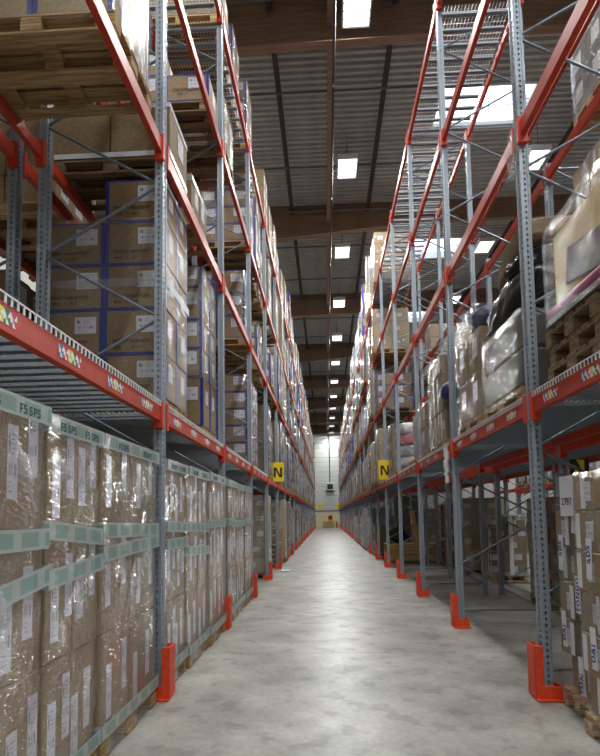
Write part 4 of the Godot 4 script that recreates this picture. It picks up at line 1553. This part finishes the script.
# ------------------------------------------------------------------ rows behind
func back_rows() -> void:
	# floor loads of the row behind the right rack, seen through its empty bays
	var o := goods_root("strapped_load", "square stack of brown cartons with pale straps behind the right rack's second bay", "pallet load", "floor loads behind the right rack", 3.62, -1, -12.2, -13.0, 0.0, 0.78)
	pallet(o, true, 1.0, 0.65)
	carton_stack(o, -1, 0.76, 0.78, 0.148, [0.26, 0.26, 0.26, 0.26, 0.26], 2, 2, "white", M.kraft_dark, true, 0.004)
	put(o, "strap_band", band(0.80, 0.83, 1.34, 0.10, 0.0, M.mint_tape))
	put(o, "strap_band", band(0.80, 0.83, 0.13, 0.08, 0.0, M.mint_tape))
	var mb := MB.new()
	mb.box(Vector3(0.04, 0.8, 0.414), Vector3(0.09, 1.3, 0.003))
	build(o, "upright_strap", mb, M.tape_white)
	put(o, "stretch_wrap", film_shell(0.79, 0.82, 0.1, 1.45, M.film, 0.01, 101))
	var spots := [[-13.7, 3.34, 1.9, 6], [-14.7, 3.34, 1.9, 6], [-8.6, 3.40, 1.75, 6], [-7.56, 3.45, 1.6, 1], [-5.6, 3.35, 1.7, 2], [-16.05, 3.34, 1.8, 6], [-18.9, 3.36, 1.7, 2], [-6.5, 4.6, 1.7, 6], [-9.8, 5.0, 1.2, 4]]
	for k in spots.size():
		var s: Array = spots[k]
		if k >= 7:
			continue
		slot_load(s[3], "on the floor behind the right rack, %s from the camera" % ORD[[5, 6, 3, 2, 1, 7, 8][k]], "floor loads behind the right rack", s[1], -1, s[0], s[0] - 0.80, 0.0, s[2], 1)
	var words := ["one", "two", "three", "four", "five", "six", "seven"]
	# its shelves
	for b in range(0, 6):
		for lv in [1, 2, 3]:
			for s in 3:
				if rng.randf() < [0.0, 0.15, 0.55, 0.55][lv]:
					continue
				if lv >= 2 and b < 4:
					continue
				var za := Z0 - BAY * b - 0.12 - s * 0.875
				var yy: float = [0.0, 2.36, 4.3, 6.2][lv] + 0.07
				slot_load([2, 2, 6, 1][rng.randi() % 4], "row behind the right rack, %s, bay %s, %s slot" % [LEVEL_WORDS[lv], words[b], ["nearer", "middle", "farther"][s]], "shelf loads behind the right rack", 3.2, -1, za, za - 0.80, yy, rng.randf_range(0.9, 1.35), 1)
	slot_load(5, "high behind the right rack at the picture's upper right edge", "shelf loads behind the right rack", 3.2, -1, -5.80, -6.62, 6.27, 1.3, 1)
	slot_load(2, "behind the right rack just above the cream boards", "shelf loads behind the right rack", 3.2, -1, -5.90, -6.72, 4.37, 1.38, 1)
	for b in range(0, 6):
		for lv in [0, 1, 2]:
			for s in 3:
				var za := Z0 - BAY * b - 0.12 - s * 0.875
				slot_load([2, 6, 4, 1][rng.randi() % 4], "across the next right aisle, %s, bay %s, %s slot" % [LEVEL_WORDS[lv], words[b], ["nearer", "middle", "farther"][s]], "loads across the next right aisle", 7.45, -1, za, za - 0.80, [0.0, 2.47, 4.89][lv], rng.randf_range(1.3, 1.7), 2)
	# the row behind the left rack
	for b in range(-1, 4):
		for lv in [1, 2, 3]:
			for s in 3:
				if rng.randf() < 0.2:
					continue
				var za := Z0 - BAY * b - 0.12 - s * 0.875
				slot_load([1, 1, 3, 6][rng.randi() % 4], "row behind the left rack, %s, bay %s, %s slot" % [LEVEL_WORDS[lv], words[b + 1], ["nearer", "middle", "farther"][s]], "shelf loads behind the left rack", -2.92, 1, za, za - 0.80, LEV[lv - 1] + 0.07, rng.randf_range(1.1, 1.6), 1)

func sign_letter(label: String, letter: String, at: Vector3, w: float, h: float) -> void:
	var o := thing("aisle_sign", label, "sign", at, "yellow aisle letters")
	var mb := MB.new()
	mb.cbox(Vector3(0, h / 2, 0), Vector3(w, h, 0.012), 0.003)
	build(o, "panel", mb, M.sign_yellow)
	text_on(o, letter, 0.40, M.black, Vector3(0, h / 2 - 0.02, 0.0075), Vector3.ZERO, "letter")
	mb = MB.new()
	mb.box(Vector3(0, h / 2, -0.02), Vector3(w * 0.6, 0.03, 0.028))
	build(o, "bracket", mb, M.galvanised)

func small_things() -> void:
	sign_letter("yellow sign with a black N on the left rack upright", "N", Vector3(-1.40, 2.53, -15.78), 0.36, 0.56)
	sign_letter("yellow sign with a black N on the right rack beside the pale bags", "N", Vector3(1.72, 2.53, -15.78), 0.36, 0.56)
	sign_letter("small yellow sign with a black N on the row behind the right rack", "N", Vector3(3.34, 1.95, -7.28), 0.22, 0.24)
	# film torn loose and hanging from the right rack
	var sp := [[Vector3(1.645, 1.92, -7.40), 0.5, "strip of torn clear film hanging at the second right upright"], [Vector3(1.64, 4.35, -4.52), 0.42, "strip of torn clear film hanging high on the nearest right upright"]]
	for k in 2:
		var rows := []
		var f := FastNoiseLite.new()
		f.seed = 300 + k
		f.frequency = 4.0
		for r in 13:
			var row := []
			var y: float = sp[k][1] * r / 12.0
			for c in 9:
				var an := TAU * c / 8.0
				var rad := 0.018 + 0.03 * (1.0 - absf(r / 12.0 - 0.55)) * (0.6 + 0.4 * f.get_noise_2d(c * 3.0, y * 5.0))
				row.append(Vector3(cos(an) * rad + f.get_noise_1d(y * 4.0) * 0.03, y, -sin(an) * rad))
			rows.append(row)
		var mb := MB.new()
		mb.grid(rows, true)
		tag(build(self, numbered("torn_film"), mb, M.white_wrap if k == 0 else M.film_milky, sp[k][0]), sp[k][2], "film")
	# scraps on the floor by the left rack
	var rows2 := []
	for r in 6:
		var row := []
		for c in 9:
			row.append(Vector3(c * 0.028 + 0.02 * sin(r * 2.3), 0.006 + 0.03 * absf(sin(c * 1.7 + r * 0.9)), -r * 0.06 + 0.03 * sin(c * 1.1)))
		rows2.append(row)
	var sc := MB.new()
	sc.grid(rows2)
	tag(build(self, "film_scrap", sc, M.white_wrap, Vector3(-1.25, 0.0, -14.9)), "crumpled white film scrap on the floor by the left rack", "film")
	# a stack of empty pallets in the fifth bay of the left floor
	for k in 8:
		var p := thing("stacked_pallet", "bare pallet in the stack on the left floor, %s from the ground" % ["first", "second", "third", "fourth", "fifth", "sixth", "seventh", "eighth"][k], "pallet", Vector3(-1.98 + 0.02 * sin(k * 2.1), k * 0.1445, -16.45 + 0.02 * cos(k * 1.7)), "pallets stacked on the left floor")
		pallet(p, false, 1.0)

func _ready() -> void:
	rng.seed = 20240
	setup_view()
	make_materials()
	lamps()
	shell()
	far_things()
	var decks := [0, 3]
	rack("pallet_rack", "long galvanised pallet rack with red beams along the left of the aisle", LX, LXB, 1, LEV, -1, 23, {"near": 7, "guards": true, "tickets": true, "decks": decks, "deck_near": 2, "lip": true})
	rack("pallet_rack", "long galvanised pallet rack with red beams along the right of the aisle", RX, RXB, -1, LEV, -1, 23, {"near": 7, "guards": true, "tickets": true, "decks": decks, "deck_near": 3, "lip": true})
	rack("pallet_rack", "second rack row standing behind the left rack", -3.86, -2.79, -1, LEV, -1, 8, {"near": 4, "guards": false, "tickets": false, "decks": [0], "deck_near": -2, "lip": false})
	rack("pallet_rack", "second rack row standing behind the right rack", 4.28, 3.20, 1, [2.36, 4.30, 6.20], -1, 12, {"near": 5, "guards": false, "tickets": false, "decks": [0], "deck_near": -2, "lip": false})
	rack("pallet_rack", "third rack row across the next aisle on the right", 7.48, 8.55, -1, LEV, -1, 7, {"near": -2, "guards": true, "tickets": false, "decks": [0], "deck_near": -2, "lip": false})
	left_floor_loads()
	left_stacks()
	fill_racks()
	right_goods()
	back_rows()
	small_things()
